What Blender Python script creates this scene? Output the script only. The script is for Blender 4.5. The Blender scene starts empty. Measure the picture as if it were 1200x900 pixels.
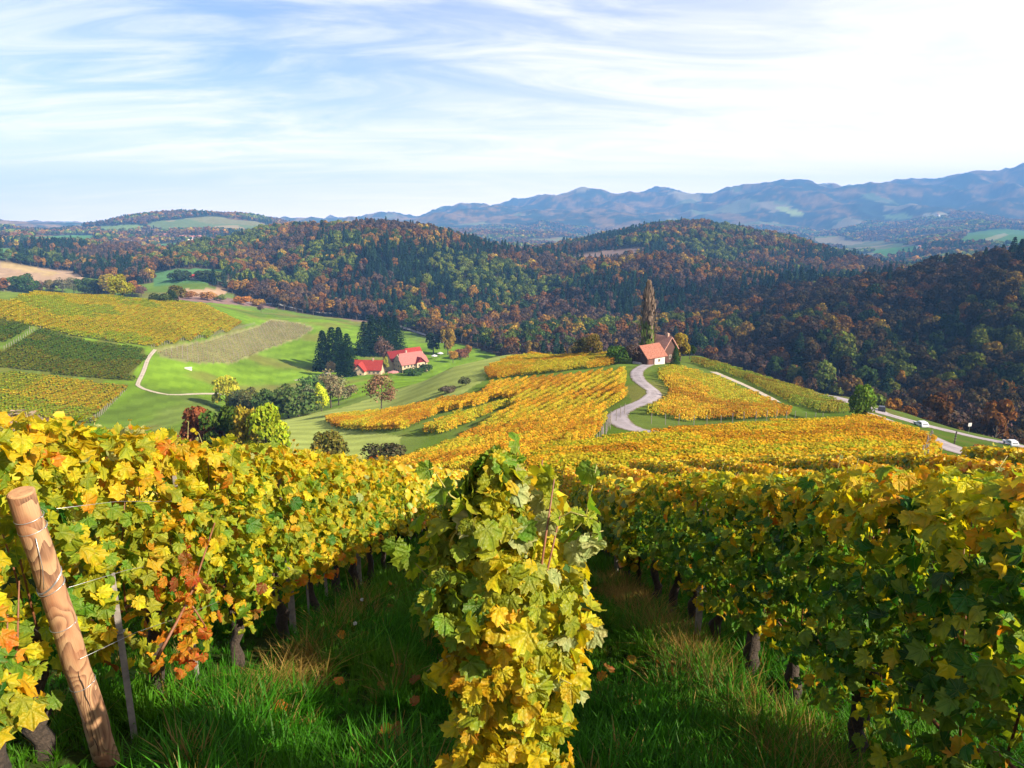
import bpy, math, random
import numpy as np
from mathutils import Vector, Matrix, Euler

# ------------------------------------------------------------------ camera, sky, sun, exposure
S = bpy.context.scene
W_, H_, F_ = 1200.0, 900.0, 830.0            # size of the photograph and its focal length in pixels
PITCH = math.atan((450 - 256) / F_)
SP, CP = math.sin(PITCH), math.cos(PITCH)
cam_d = bpy.data.cameras.new('camera')
cam = bpy.data.objects.new('camera', cam_d)
S.collection.objects.link(cam)
cam_d.sensor_width = 36.0
cam_d.lens = 36.0 * F_ / W_
cam_d.clip_start = 0.05
cam_d.clip_end = 60000
cam.location = (0, 0, 0)
cam.rotation_euler = (math.pi / 2 - PITCH, 0, 0)
S.camera = cam

SUN_ELEV, SUN_AZ = math.radians(30), math.radians(117)      # azimuth clockwise from +Y (view direction)
sun_dir = Vector((math.sin(SUN_AZ) * math.cos(SUN_ELEV), math.cos(SUN_AZ) * math.cos(SUN_ELEV), math.sin(SUN_ELEV)))
sl = bpy.data.lights.new('sun', 'SUN')
sl.energy = 5.0
sl.angle = math.radians(0.5)
sl.color = (1.0, 0.88, 0.69)
sun = bpy.data.objects.new('sun', sl)
sun.rotation_euler = (-sun_dir).to_track_quat('-Z', 'Y').to_euler()
S.collection.objects.link(sun)

world = bpy.data.worlds.new('World')
S.world = world
world.use_nodes = True
nt = world.node_tree
nt.nodes.clear()


def N(nt, kind, **kw):
    n = nt.nodes.new(kind)
    for k, v in kw.items():
        if k.startswith('i_'):
            key = k[2:]
            n.inputs[int(key) if key.isdigit() else key].default_value = v
        else:
            setattr(n, k, v)
    return n


def math_node(nt, op, a, b=None, c=None, clamp=False):
    n = nt.nodes.new('ShaderNodeMath')
    n.operation = op
    n.use_clamp = clamp
    for i, v in enumerate((a, b, c)):
        if v is None:
            continue
        if isinstance(v, (int, float)):
            n.inputs[i].default_value = v
        else:
            nt.links.new(v, n.inputs[i])
    return n.outputs[0]


def ramp(nt, fac, stops, interp='LINEAR'):
    n = nt.nodes.new('ShaderNodeValToRGB')
    cr = n.color_ramp
    cr.interpolation = interp
    while len(cr.elements) < len(stops):
        cr.elements.new(0.5)
    for e, (p, c) in zip(cr.elements, stops):
        e.position = p
        e.color = (c[0], c[1], c[2], 1) if not isinstance(c, (int, float)) else (c, c, c, 1)
    nt.links.new(fac, n.inputs[0])
    return n.outputs[0]


def mixc(nt, fac, a, b, mode='MIX'):
    n = nt.nodes.new('ShaderNodeMix')
    n.data_type = 'RGBA'
    n.blend_type = mode
    for idx, v in ((0, fac), (6, a), (7, b)):
        if isinstance(v, (int, float)):
            n.inputs[idx].default_value = v
        elif isinstance(v, tuple):
            n.inputs[idx].default_value = (v[0], v[1], v[2], 1)
        else:
            nt.links.new(v, n.inputs[idx])
    return n.outputs[2]


sky = N(nt, 'ShaderNodeTexSky', sky_type='NISHITA', sun_disc=False, sun_elevation=SUN_ELEV,
        sun_rotation=SUN_AZ, altitude=400, air_density=1.0, dust_density=1.2, ozone_density=1.5)
tc = N(nt, 'ShaderNodeTexCoord')
sep = N(nt, 'ShaderNodeSeparateXYZ')
nt.links.new(tc.outputs['Generated'], sep.inputs[0])
zc = math_node(nt, 'MAXIMUM', sep.outputs[2], 0.0)
den = math_node(nt, 'ADD', zc, 0.12)
cx = math_node(nt, 'DIVIDE', sep.outputs[0], den)
cy = math_node(nt, 'DIVIDE', sep.outputs[1], den)
comb = N(nt, 'ShaderNodeCombineXYZ')
nt.links.new(cx, comb.inputs[0]); nt.links.new(cy, comb.inputs[1])
# high streaky cirrus: the plane of the cloud layer, combed out along one direction
mp = N(nt, 'ShaderNodeMapping')
mp.inputs['Rotation'].default_value = (0, 0, math.radians(-62))
mp.inputs['Scale'].default_value = (1.0, 2.5, 1)
mp.inputs['Location'].default_value = (1.3, 0.4, 0)
nt.links.new(comb.outputs[0], mp.inputs[0])
n1 = N(nt, 'ShaderNodeTexNoise', i_Scale=0.75, i_Detail=7.0, i_Roughness=0.60, i_Distortion=1.5)
nt.links.new(mp.outputs[0], n1.inputs['Vector'])
n2 = N(nt, 'ShaderNodeTexNoise', i_Scale=0.30, i_Detail=3.0, i_Roughness=0.5)
nt.links.new(comb.outputs[0], n2.inputs['Vector'])
cl = math_node(nt, 'ADD', math_node(nt, 'MULTIPLY', n1.outputs[0], 0.75), math_node(nt, 'MULTIPLY', n2.outputs[0], 0.45))
cl = ramp(nt, cl, [(0.47, 0.02), (0.60, 0.34), (0.76, 0.92)], 'B_SPLINE')
# thin veil that thickens towards the horizon
veil = ramp(nt, zc, [(0.0, 1.0), (0.05, 0.80), (0.11, 0.40), (0.18, 0.14), (0.34, 0.03), (1.0, 0.02)])
# the veil is denser on the side of the sun
side = math_node(nt, 'MULTIPLY_ADD', sep.outputs[0], 0.45, 0.62, clamp=True)
veil2 = math_node(nt, 'MULTIPLY', veil, math_node(nt, 'MULTIPLY_ADD', side, 0.55, 0.62), clamp=True)
cover = math_node(nt, 'SUBTRACT', 1.0, math_node(nt, 'MULTIPLY', math_node(nt, 'SUBTRACT', 1.0, math_node(nt, 'MULTIPLY', cl, 0.95)),
                                                  math_node(nt, 'SUBTRACT', 1.0, veil2)), clamp=True)
# the high veil closes in towards the side of the sun
sidev = ramp(nt, math_node(nt, 'MULTIPLY_ADD', sep.outputs[0], 0.5, 0.5), [(0.34, 0.0), (0.55, 0.22), (0.80, 0.75), (1.0, 0.93)])
cover = math_node(nt, 'SUBTRACT', 1.0, math_node(nt, 'MULTIPLY', math_node(nt, 'SUBTRACT', 1.0, cover), math_node(nt, 'SUBTRACT', 1.0, sidev)), clamp=True)
skyc = mixc(nt, 1.0, sky.outputs[0], (0.66, 0.88, 1.25), 'MULTIPLY')
cloudc = mixc(nt, ramp(nt, zc, [(0.0, 1.0), (0.05, 0.66), (0.11, 0.27), (0.18, 0.08), (0.28, 0.0)]), (9.6, 8.9, 8.7), (20.0, 15.0, 11.0))
col = mixc(nt, cover, skyc, cloudc)
bg = N(nt, 'ShaderNodeBackground', i_Strength=0.055)
nt.links.new(col, bg.inputs[0])
wo = N(nt, 'ShaderNodeOutputWorld')
nt.links.new(bg.outputs[0], wo.inputs[0])

S.view_settings.view_transform = 'Standard'
S.view_settings.look = 'None'
S.view_settings.exposure = 1.50
S.view_settings.gamma = 1.0
S.view_settings.use_curve_mapping = False
S.render.engine = 'CYCLES'
S.cycles.use_denoising = True
S.cycles.max_bounces = 6
S.cycles.diffuse_bounces = 3
S.cycles.glossy_bounces = 1
S.cycles.transmission_bounces = 4
S.cycles.transparent_max_bounces = 4
S.cycles.volume_bounces = 0
S.cycles.caustics_reflective = False
S.cycles.caustics_refractive = False

rng = np.random.default_rng(7)
random.seed(7)

# ------------------------------------------------------------------ small numpy helpers
def smooth(a, b, x):
    t = np.clip((x - a) / (b - a), 0, 1)
    return t * t * (3 - 2 * t)


def hash2(ix, iy, seed):
    h = (ix.astype(np.int64) * 374761393 + iy.astype(np.int64) * 668265263 + seed * 974634777) & 0xFFFFFFFF
    h = ((h ^ (h >> 13)) * 1274126177) & 0xFFFFFFFF
    return ((h ^ (h >> 16)) & 0xFFFFFF) / float(0xFFFFFF)


def vnoise(x, y, seed=0):
    ix, iy = np.floor(x), np.floor(y)
    fx, fy = x - ix, y - iy
    fx = fx * fx * (3 - 2 * fx); fy = fy * fy * (3 - 2 * fy)
    a, b = hash2(ix, iy, seed), hash2(ix + 1, iy, seed)
    c, d = hash2(ix, iy + 1, seed), hash2(ix + 1, iy + 1, seed)
    return (a + (b - a) * fx) * (1 - fy) + (c + (d - c) * fx) * fy


def fbm(x, y, seed=0, octs=4, gain=0.5):
    s, a, t = 0, 1.0, 0
    for o in range(octs):
        s = s + a * vnoise(x * 2 ** o + 13.7 * o, y * 2 ** o - 7.1 * o, seed + o)
        t += a
        a *= gain
    return s / t


def ridged(x, y, seed=0, octs=4):
    s, a, t = 0, 1.0, 0
    for o in range(octs):
        s = s + a * (1 - np.abs(2 * vnoise(x * 2 ** o + 3.7 * o, y * 2 ** o + 9.2 * o, seed + o) - 1))
        t += a
        a *= 0.5
    return s / t


def pix_dir(px, py):
    """pixel of the photograph -> (azimuth, tan of elevation)"""
    xc = (px - 600) / F_
    yd = (py - 450) / F_
    fwd = CP - yd * SP
    z = -(SP + yd * CP)
    return np.arctan2(xc, fwd), z / np.hypot(xc, fwd)


def project(x, y, z):
    zc_ = y * CP - z * SP
    yd_ = -(y * SP + z * CP)
    zc_ = np.where(zc_ > 0.01, zc_, 0.01)
    return 600 + F_ * x / zc_, 450 + F_ * yd_ / zc_


# ------------------------------------------------------------------ the lie of the land
SLOPE = 0.378


def near_plane(x, y):
    xl = np.clip(x, -5.0, 6.0)
    cross = np.where(xl < 0, -0.10 * xl, -0.05 * xl)
    return -2.14 - SLOPE * y + cross


# columns: px -> list of (distance, py) ; a py below 0 is a height in metres instead
COLS = {
    -420: [(60, 590), (100, 560), (200, 525), (300, 455), (400, 380), (470, 345), (560, 345), (900, 322), (1200, 296), (2000, 285), (3500, 272), (6000, 266), (9000, 263)],
    0: [(30, 592), (60, 582), (100, 560), (200, 520), (250, 490), (300, 452), (350, 410), (400, 375), (440, 350), (470, 343), (560, 347), (700, 342), (900, 322), (1000, 306), (1150, 292), (1500, 290), (1900, 280), (2300, 273), (3500, 271), (6000, 265), (9000, 263)],
    150: [(30, 592), (60, 585), (100, 560), (150, 535), (220, 508), (260, 487), (300, 452), (340, 421), (400, 385), (450, 362), (490, 349), (560, 353), (850, 331), (1000, 320), (1200, 303), (1350, 294), (1600, 293), (2000, 284), (2400, 273), (2700, 264), (3200, 268), (6000, 266), (9000, 263)],
    230: [(60, 585), (100, 560), (200, 503), (260, 480), (340, 436), (400, 400), (450, 376), (490, 358), (600, 354), (750, 329), (1000, 312), (1150, 300), (1250, 291), (1500, 300), (2000, 282), (2500, 265), (2800, 259), (3300, 265), (6000, 265), (9000, 263)],
    300: [(30, 590), (60, 578), (100, 548), (150, 520), (200, 503), (280, 487), (350, 455), (400, 428), (450, 405), (500, 386), (560, 372), (620, 362), (680, 355), (800, 333), (950, 318), (1100, 296), (1250, 277), (1600, 282), (2500, 268), (2800, 262), (3500, 265), (6000, 260), (8000, 261)],
    380: [(60, 580), (100, 548), (150, 516), (200, 492), (250, 480), (310, 463), (360, 448), (420, 428), (480, 404), (560, 378), (640, 370), (720, 356), (850, 325), (1000, 290), (1100, 274), (1150, 270), (1500, 280), (2500, 276), (3500, 268), (5000, 257), (5800, 249), (7500, 256)],
    450: [(30, 605), (60, 585), (100, 545), (130, 515), (160, 497), (200, 481), (250, 463), (300, 452), (350, 443), (400, 435), (450, 418), (500, 404), (560, 392), (640, 380), (700, 366), (800, 330), (900, 296), (1000, 274), (1080, 269), (1300, 277), (2000, 285), (3500, 272), (5000, 254), (6000, 244), (7500, 252)],
    530: [(25, 618), (50, 575), (75, 553), (100, 530), (130, 500), (170, 466), (205, 445), (240, 430), (290, -66.0), (400, -85.0), (500, -88.0), (580, 398), (680, 376), (780, 340), (900, 300), (980, 283), (1060, 276), (1300, 290), (2000, 288), (3500, 270), (4800, 256), (5700, 244), (7500, 252)],
    600: [(25, 618), (50, 572), (75, 545), (100, 520), (140, 478), (180, 445), (215, 424), (235, 415), (290, -62.0), (400, -85.0), (480, -90.0), (580, 402), (680, 374), (780, 345), (880, 312), (960, 294), (1050, 292), (1200, 303), (2000, 290), (3500, 270), (4500, 256), (5500, 241), (6500, 237), (8000, 245)],
    700: [(25, 618), (50, 568), (80, 530), (108, 500), (130, 475), (160, 445), (195, 424), (215, 418), (270, -66.0), (400, -90.0), (500, -90.0), (600, 390), (700, 357), (820, 325), (930, 311), (1040, 300), (1180, 287), (1380, 284), (1520, 276), (1800, 288), (3000, 281), (4000, 262), (5000, 238), (6000, 223), (7500, 230)],
    760: [(25, 618), (50, 566), (80, 528), (105, 507), (125, 478), (145, 455), (165, 438), (190, 425), (208, 420), (225, 420), (270, -66.0), (400, -92.0), (500, -88.0), (600, 388), (700, 354), (820, 320), (950, 308), (1100, 292), (1300, 270), (1430, 265), (1700, 275), (3000, 282), (4000, 264), (5000, 238), (6000, 221), (7500, 230)],
    820: [(25, 618), (50, 564), (80, 530), (110, 505), (130, 487), (150, 465), (170, 446), (195, 428), (220, 417), (270, -68.0), (380, -92.0), (480, -86.0), (600, 380), (700, 350), (850, 318), (1000, 306), (1150, 288), (1350, 266), (1450, 263), (1700, 272), (3000, 283), (4000, 266), (5000, 242), (6000, 222), (7500, 230)],
    900: [(25, 618), (50, 566), (80, 532), (110, 506), (130, 489), (150, 473), (175, 458), (200, 446), (215, 442), (270, -72.0), (360, -90.0), (450, -82.0), (560, 382), (680, 345), (800, 331), (1000, 320), (1200, 293), (1350, 277), (1600, 286), (2500, 290), (3500, 276), (4500, 250), (5500, 218), (6500, 217)],
    950: [(25, 617), (50, 566), (80, 534), (110, 509), (140, 491), (170, 473), (195, 461), (208, 457), (245, -70.0), (340, -86.0), (430, -74.0), (540, 380), (650, 342), (800, 333), (1000, 323), (1170, 301), (1350, 290), (1700, 300), (2500, 291), (3500, 277), (4500, 253), (5500, 219), (6500, 218)],
    1000: [(25, 616), (50, 566), (80, 535), (110, 511), (135, 497), (160, 483), (185, 472), (203, 466), (240, -68.0), (310, -80.0), (400, 438), (500, 390), (600, 347), (680, 335), (850, 338), (1000, 327), (1150, 309), (1400, 315), (1800, 310), (2300, 300), (3000, 286), (4000, 262), (5000, 234), (5800, 219), (7000, 225)],
    1060: [(25, 615), (50, 568), (80, 540), (110, 520), (140, 506), (165, 495), (185, 488), (203, 484), (240, -68.0), (330, -80.0), (420, 430), (520, 373), (610, 335), (690, 328), (820, 334), (1050, 327), (1300, 322), (2300, 292), (3500, 270), (4500, 250), (5500, 224), (6000, 215)],
    1100: [(25, 614), (45, 573), (60, 558), (85, 541), (110, 527), (140, 515), (165, 507), (185, 500), (203, 497), (240, -68.0), (290, -76.0), (360, 475), (450, 410), (550, 349), (620, 324), (800, 334), (1100, 327), (1600, 306), (2000, 291), (2600, 280), (3500, 266), (4500, 247), (5500, 224), (6200, 210), (8000, 220)],
    1150: [(45, 570), (60, 558), (90, 545), (110, 538), (140, 527), (165, 518), (185, 512), (203, 510), (240, -68.0), (290, -72.0), (380, 446), (480, 374), (570, 328), (620, 318), (800, 330), (1100, 322), (2000, 288), (3500, 264), (5000, 232), (6100, 203)],
    1200: [(25, 612), (45, 566), (60, 559), (85, 553), (110, 548), (140, 538), (165, 529), (185, 523), (203, 522), (235, -68.0), (280, 535), (340, 490), (430, 405), (520, 338), (600, 308), (800, 327), (1200, 316), (1800, 296), (2300, 278), (3000, 273), (4000, 257), (5000, 228), (6000, 197), (7500, 205)],
    1620: [(45, 566), (60, 560), (100, 556), (185, 528), (203, 526), (250, -68.0), (430, 400), (600, 305), (1200, 316), (2300, 278), (4000, 257), (5000, 228), (6000, 190), (7500, 200)],
}
KT, KR = 3.2, 1.0
_P, _T = [], []
for px, lst in COLS.items():
    for r, v in lst:
        th, t = pix_dir(px, v if v > 0 else 450)
        if v < 0:
            t = v / r
        _P.append((th * KT, math.log(r) * KR)); _T.append(float(t))
for px in (-300, 50, 250, 430, 520, 600, 680, 760, 900, 1050, 1250):
    for r in (12.0, 19.0):
        if px in (-300, 50, 1250) and r > 15:
            continue
        th, _ = pix_dir(px, 620)
        x, y = r * math.sin(th), r * math.cos(th)
        _P.append((th * KT, math.log(r) * KR)); _T.append(float(near_plane(np.array(x), np.array(y))) / r)
_P = np.array(_P); _T = np.array(_T)


def _k(d2):
    return 0.5 * d2 * np.log(d2 + 1e-9)


def _solve():
    n = len(_P)
    d2 = ((_P[:, None] - _P[None]) ** 2).sum(-1)
    A = np.zeros((n + 3, n + 3))
    A[:n, :n] = _k(d2) + np.eye(n) * 0.0012
    A[:n, n] = 1; A[:n, n + 1:] = _P
    A[n:, :n] = A[:n, n:].T
    return np.linalg.solve(A, np.concatenate([_T, np.zeros(3)]))


_Wt = _solve()


def tps(th, lr):
    sh = th.shape
    Q = np.stack([th.ravel() * KT, lr.ravel() * KR], -1)
    out = np.empty(len(Q))
    for i in range(0, len(Q), 20000):
        q = Q[i:i + 20000]
        d2 = ((q[:, None] - _P[None]) ** 2).sum(-1)
        out[i:i + 20000] = _k(d2) @ _Wt[:-3] + _Wt[-3] + q @ _Wt[-2:]
    return out.reshape(sh)


TH_MAX = 0.80
# the surface is evaluated once on a fine lattice and read off bicubically smooth from there
_GT = np.linspace(-TH_MAX, TH_MAX, 420); _GR = np.linspace(math.log(10), math.log(9000), 700)
_G = tps(*np.meshgrid(_GT, _GR))


def tps_fast(th, lr):
    u = (th - _GT[0]) / (_GT[1] - _GT[0]); v = (lr - _GR[0]) / (_GR[1] - _GR[0])
    i = np.clip(u.astype(int), 0, len(_GT) - 2); j = np.clip(v.astype(int), 0, len(_GR) - 2)
    fu, fv = u - i, v - j
    return (_G[j, i] * (1 - fu) + _G[j, i + 1] * fu) * (1 - fv) + (_G[j + 1, i] * (1 - fu) + _G[j + 1, i + 1] * fu) * fv


def height(x, y):
    x = np.asarray(x, float); y = np.asarray(y, float)
    r = np.hypot(x, y)
    th = np.arctan2(x, y)
    thc = np.clip(th, -TH_MAX, TH_MAX)
    rr = np.clip(r, 10, 9000)
    z = r * tps_fast(thc, np.log(rr))
    # outside the wedge in view the land goes on at the level it has there
    back = smooth(TH_MAX, 2.2, np.abs(th))
    z = z * (1 - back) + (-2.14 - 0.2 * np.minimum(y, 200) * 0.3 - 10 * smooth(30, 400, r)) * back
    zp = near_plane(x, y)
    w = smooth(13, 30, r)
    wb = smooth(-2, -20, y)
    z = z * w + zp * (1 - w) * (1 - wb) + (1 - w) * wb * zp
    # relief: gullies and spurs on the far ranges, small unevenness near by
    m = smooth(1500, 3800, r)
    rd = ridged(x / 900, y / 900, 5, 5)
    z = z + m * (rd - 0.78) * 0.044 * r * (0.22 + 0.78 * smooth(-0.46, -0.28, th)) * (0.45 + 0.55 * smooth(3500, 5500, r)) * smooth(9000, 7500, r)
    z = z + smooth(2300, 3400, r) * smooth(9000, 7000, r) * smooth(-0.5, -0.3, th) * (ridged(x / 420, y / 420, 57, 2) - 0.85) * 0.013 * r
    z = z + smooth(1350, 2300, r) * smooth(-0.15, -0.35, th) * smooth(9000, 5000, r) * (fbm(x / 430, y / 430, 27, 4) - 0.50) * 0.030 * r
    z = z + smooth(280, 900, r) * (fbm(x / 170, y / 170, 21, 4) - 0.5) * np.minimum(0.012 * r, 16)
    z = z + smooth(520, 800, r) * smooth(2200, 1500, r) * (ridged(x / 210, y / 210, 33, 3) - 0.90) * 26
    z = z + smooth(2, 6, r) * smooth(90, 30, r) * (fbm(x / 1.3, y / 1.3, 3, 3) - 0.5) * 0.10
    return z


_RS = np.exp(np.linspace(math.log(3.0), math.log(9000), 900))
_ray_cache = {}


def ground_at(px, py, rmin=3.0, lift=0.0):
    """where the line of sight through a pixel of the photograph first meets the land"""
    key = round(px)
    th, t = pix_dir(px, py)
    th = float(th); t = float(t)
    if key not in _ray_cache:
        thk, _ = pix_dir(px, 450)
        _ray_cache[key] = None
    xs, ys = _RS * math.sin(th), _RS * math.cos(th)
    zs = height(xs, ys) + lift
    below = (zs >= t * _RS) & (_RS >= rmin)
    i = int(np.argmax(below)) if below.any() else len(_RS) - 1
    if i > 0:
        r0, r1 = _RS[i - 1], _RS[i]
        f0 = zs[i - 1] - t * r0; f1 = zs[i] - t * r1
        f = 0 if f1 == f0 else min(max(-f0 / (f1 - f0), 0), 1)
        r = r0 + (r1 - r0) * f
    else:
        r = _RS[i]
    x, y = r * math.sin(th), r * math.cos(th)
    return Vector((x, y, float(height(np.array([x]), np.array([y]))[0])))


def gz(x, y):
    return float(height(np.array([x]), np.array([y]))[0])


def inpoly(px, py, poly):
    px = np.asarray(px); py = np.asarray(py)
    c = np.zeros(px.shape, bool)
    n = len(poly)
    for i in range(n):
        x0, y0 = poly[i]; x1, y1 = poly[(i + 1) % n]
        if y0 == y1:
            continue
        m = ((y0 > py) != (y1 > py)) & (px < (x1 - x0) * (py - y0) / (y1 - y0) + x0)
        c ^= m
    return c


# ------------------------------------------------------------------ mesh builders
def np_mesh(name, V, F, smooth_shade=False, attrs=None, uv=None, mats=(), matidx=None):
    """V (n,3), F (m,k) with k = 3 or 4"""
    V = np.ascontiguousarray(V, np.float32); F = np.ascontiguousarray(F, np.int32)
    me = bpy.data.meshes.new(name)
    k = F.shape[1]
    me.vertices.add(len(V)); me.vertices.foreach_set('co', V.ravel())
    me.loops.add(F.size); me.loops.foreach_set('vertex_index', F.ravel())
    me.polygons.add(len(F))
    me.polygons.foreach_set('loop_start', np.arange(0, F.size, k, dtype=np.int32))
    if smooth_shade:
        me.polygons.foreach_set('use_smooth', np.ones(len(F), bool))
    if matidx is not None:
        me.polygons.foreach_set('material_index', np.ascontiguousarray(matidx, np.int32))
    for m in mats:
        me.materials.append(m)
    for an, (kind, arr) in (attrs or {}).items():
        a = me.attributes.new(an, kind, 'POINT')
        if kind == 'FLOAT_COLOR':
            arr = np.concatenate([arr, np.ones((len(arr), 1))], 1) if arr.shape[1] == 3 else arr
            a.data.foreach_set('color', np.ascontiguousarray(arr, np.float32).ravel())
        elif kind == 'FLOAT_VECTOR':
            a.data.foreach_set('vector', np.ascontiguousarray(arr, np.float32).ravel())
        elif kind == 'INT':
            a.data.foreach_set('value', np.ascontiguousarray(arr, np.int32))
        else:
            a.data.foreach_set('value', np.ascontiguousarray(arr, np.float32))
    if uv is not None:
        l = me.uv_layers.new(name='UVMap')
        l.data.foreach_set('uv', np.ascontiguousarray(uv[F.ravel()], np.float32).ravel())
    me.update()
    me.validate()
    return me


class MB:
    """collects small solids into one mesh"""

    def __init__(self):
        self.v = []; self.f = []

    def add(self, vs, fs):
        o = len(self.v)
        self.v += [tuple(p) for p in vs]
        self.f += [tuple(i + o for i in f) for f in fs]
        return self

    def box(self, x0, y0, z0, x1, y1, z1, M=None):
        vs = [Vector((x, y, z)) for z in (z0, z1) for y in (y0, y1) for x in (x0, x1)]
        if M is not None:
            vs = [M @ v for v in vs]
        return self.add(vs, [(0, 2, 3, 1), (4, 5, 7, 6), (0, 1, 5, 4), (2, 6, 7, 3), (0, 4, 6, 2), (1, 3, 7, 5)])

    def tube(self, pts, rad, seg=8, wob=0.0, caps=True):
        pts = [Vector(p) for p in pts]
        vs, fs = [], []
        up = Vector((0.3, 0.9, 0.1))
        for i, p in enumerate(pts):
            d = (pts[min(i + 1, len(pts) - 1)] - pts[max(i - 1, 0)])
            d = d.normalized() if d.length > 1e-9 else Vector((0, 0, 1))
            a = d.cross(up)
            if a.length < 1e-3:
                a = d.cross(Vector((1, 0, 0)))
            a.normalize()
            b = d.cross(a).normalized()
            up = a.cross(d)
            r = rad[i] if hasattr(rad, '__len__') else rad
            for k in range(seg):
                t = 2 * math.pi * k / seg
                q = r * (1 + wob * (random.random() - 0.5))
                vs.append(p + a * (q * math.cos(t)) + b * (q * math.sin(t)))
        for i in range(len(pts) - 1):
            for k in range(seg):
                fs.append((i * seg + k, i * seg + (k + 1) % seg, (i + 1) * seg + (k + 1) % seg, (i + 1) * seg + k))
        if caps:
            fs.append(tuple(reversed(range(seg))))
            fs.append(tuple(range((len(pts) - 1) * seg, len(pts) * seg)))
        return self.add(vs, fs)

    def mesh(self, name, mat=None, smooth_shade=False):
        me = bpy.data.meshes.new(name)
        me.from_pydata(self.v, [], self.f)
        if mat:
            me.materials.append(mat)
        if smooth_shade:
            me.polygons.foreach_set('use_smooth', np.ones(len(me.polygons), bool))
        me.update()
        return me


def link(name, me, parent=None, loc=None):
    o = bpy.data.objects.new(name, me)
    S.collection.objects.link(o)
    if parent is not None:
        o.parent = parent
    if loc is not None:
        o.location = loc
    return o


def tag(o, label=None, cat=None, group=None, kind=None):
    if label: o['label'] = label
    if cat: o['category'] = cat
    if group: o['group'] = group
    if kind: o['kind'] = kind
    return o


def thing(name, label, cat, loc=(0, 0, 0), rz=0.0, group=None):
    o = link(name, None, None, loc)
    o.rotation_euler = (0, 0, rz)
    o.empty_display_size = 0.1
    return tag(o, label, cat, group)


def copy_tree(o, parent=None):
    c = o.copy()
    S.collection.objects.link(c)
    c.parent = parent
    for ch in o.children:
        copy_tree(ch, c)
    return c


# ------------------------------------------------------------------ materials
KC = 0.68      # the exposure is set for the shaded side, so paints and leaves keep their real reflectance


def new_mat(name):
    m = bpy.data.materials.new(name)
    m.use_nodes = True
    m.node_tree.nodes.clear()
    return m, m.node_tree


def simple(name, col, rough=0.7, noise=0.0, scale=10.0, bump=0.0, metal=0.0):
    m, t = new_mat(name)
    col = tuple(v * KC for v in col)
    b = N(t, 'ShaderNodeBsdfPrincipled')
    b.inputs['Roughness'].default_value = rough
    b.inputs['Metallic'].default_value = metal
    o = N(t, 'ShaderNodeOutputMaterial')
    t.links.new(b.outputs[0], o.inputs[0])
    if noise or bump:
        tcn = N(t, 'ShaderNodeTexCoord')
        nz = N(t, 'ShaderNodeTexNoise', i_Scale=scale, i_Detail=5.0, i_Roughness=0.6)
        t.links.new(tcn.outputs['Object'], nz.inputs['Vector'])
        c = ramp(t, nz.outputs[0], [(0.3, tuple(v * (1 - noise) for v in col)), (0.7, tuple(min(1, v * (1 + noise)) for v in col))])
        t.links.new(c, b.inputs['Base Color'])
        if bump:
            bp = N(t, 'ShaderNodeBump', i_Strength=bump, i_Distance=0.02)
            t.links.new(nz.outputs[0], bp.inputs['Height'])
            t.links.new(bp.outputs[0], b.inputs['Normal'])
    else:
        b.inputs['Base Color'].default_value = (*col, 1)
    return m


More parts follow.
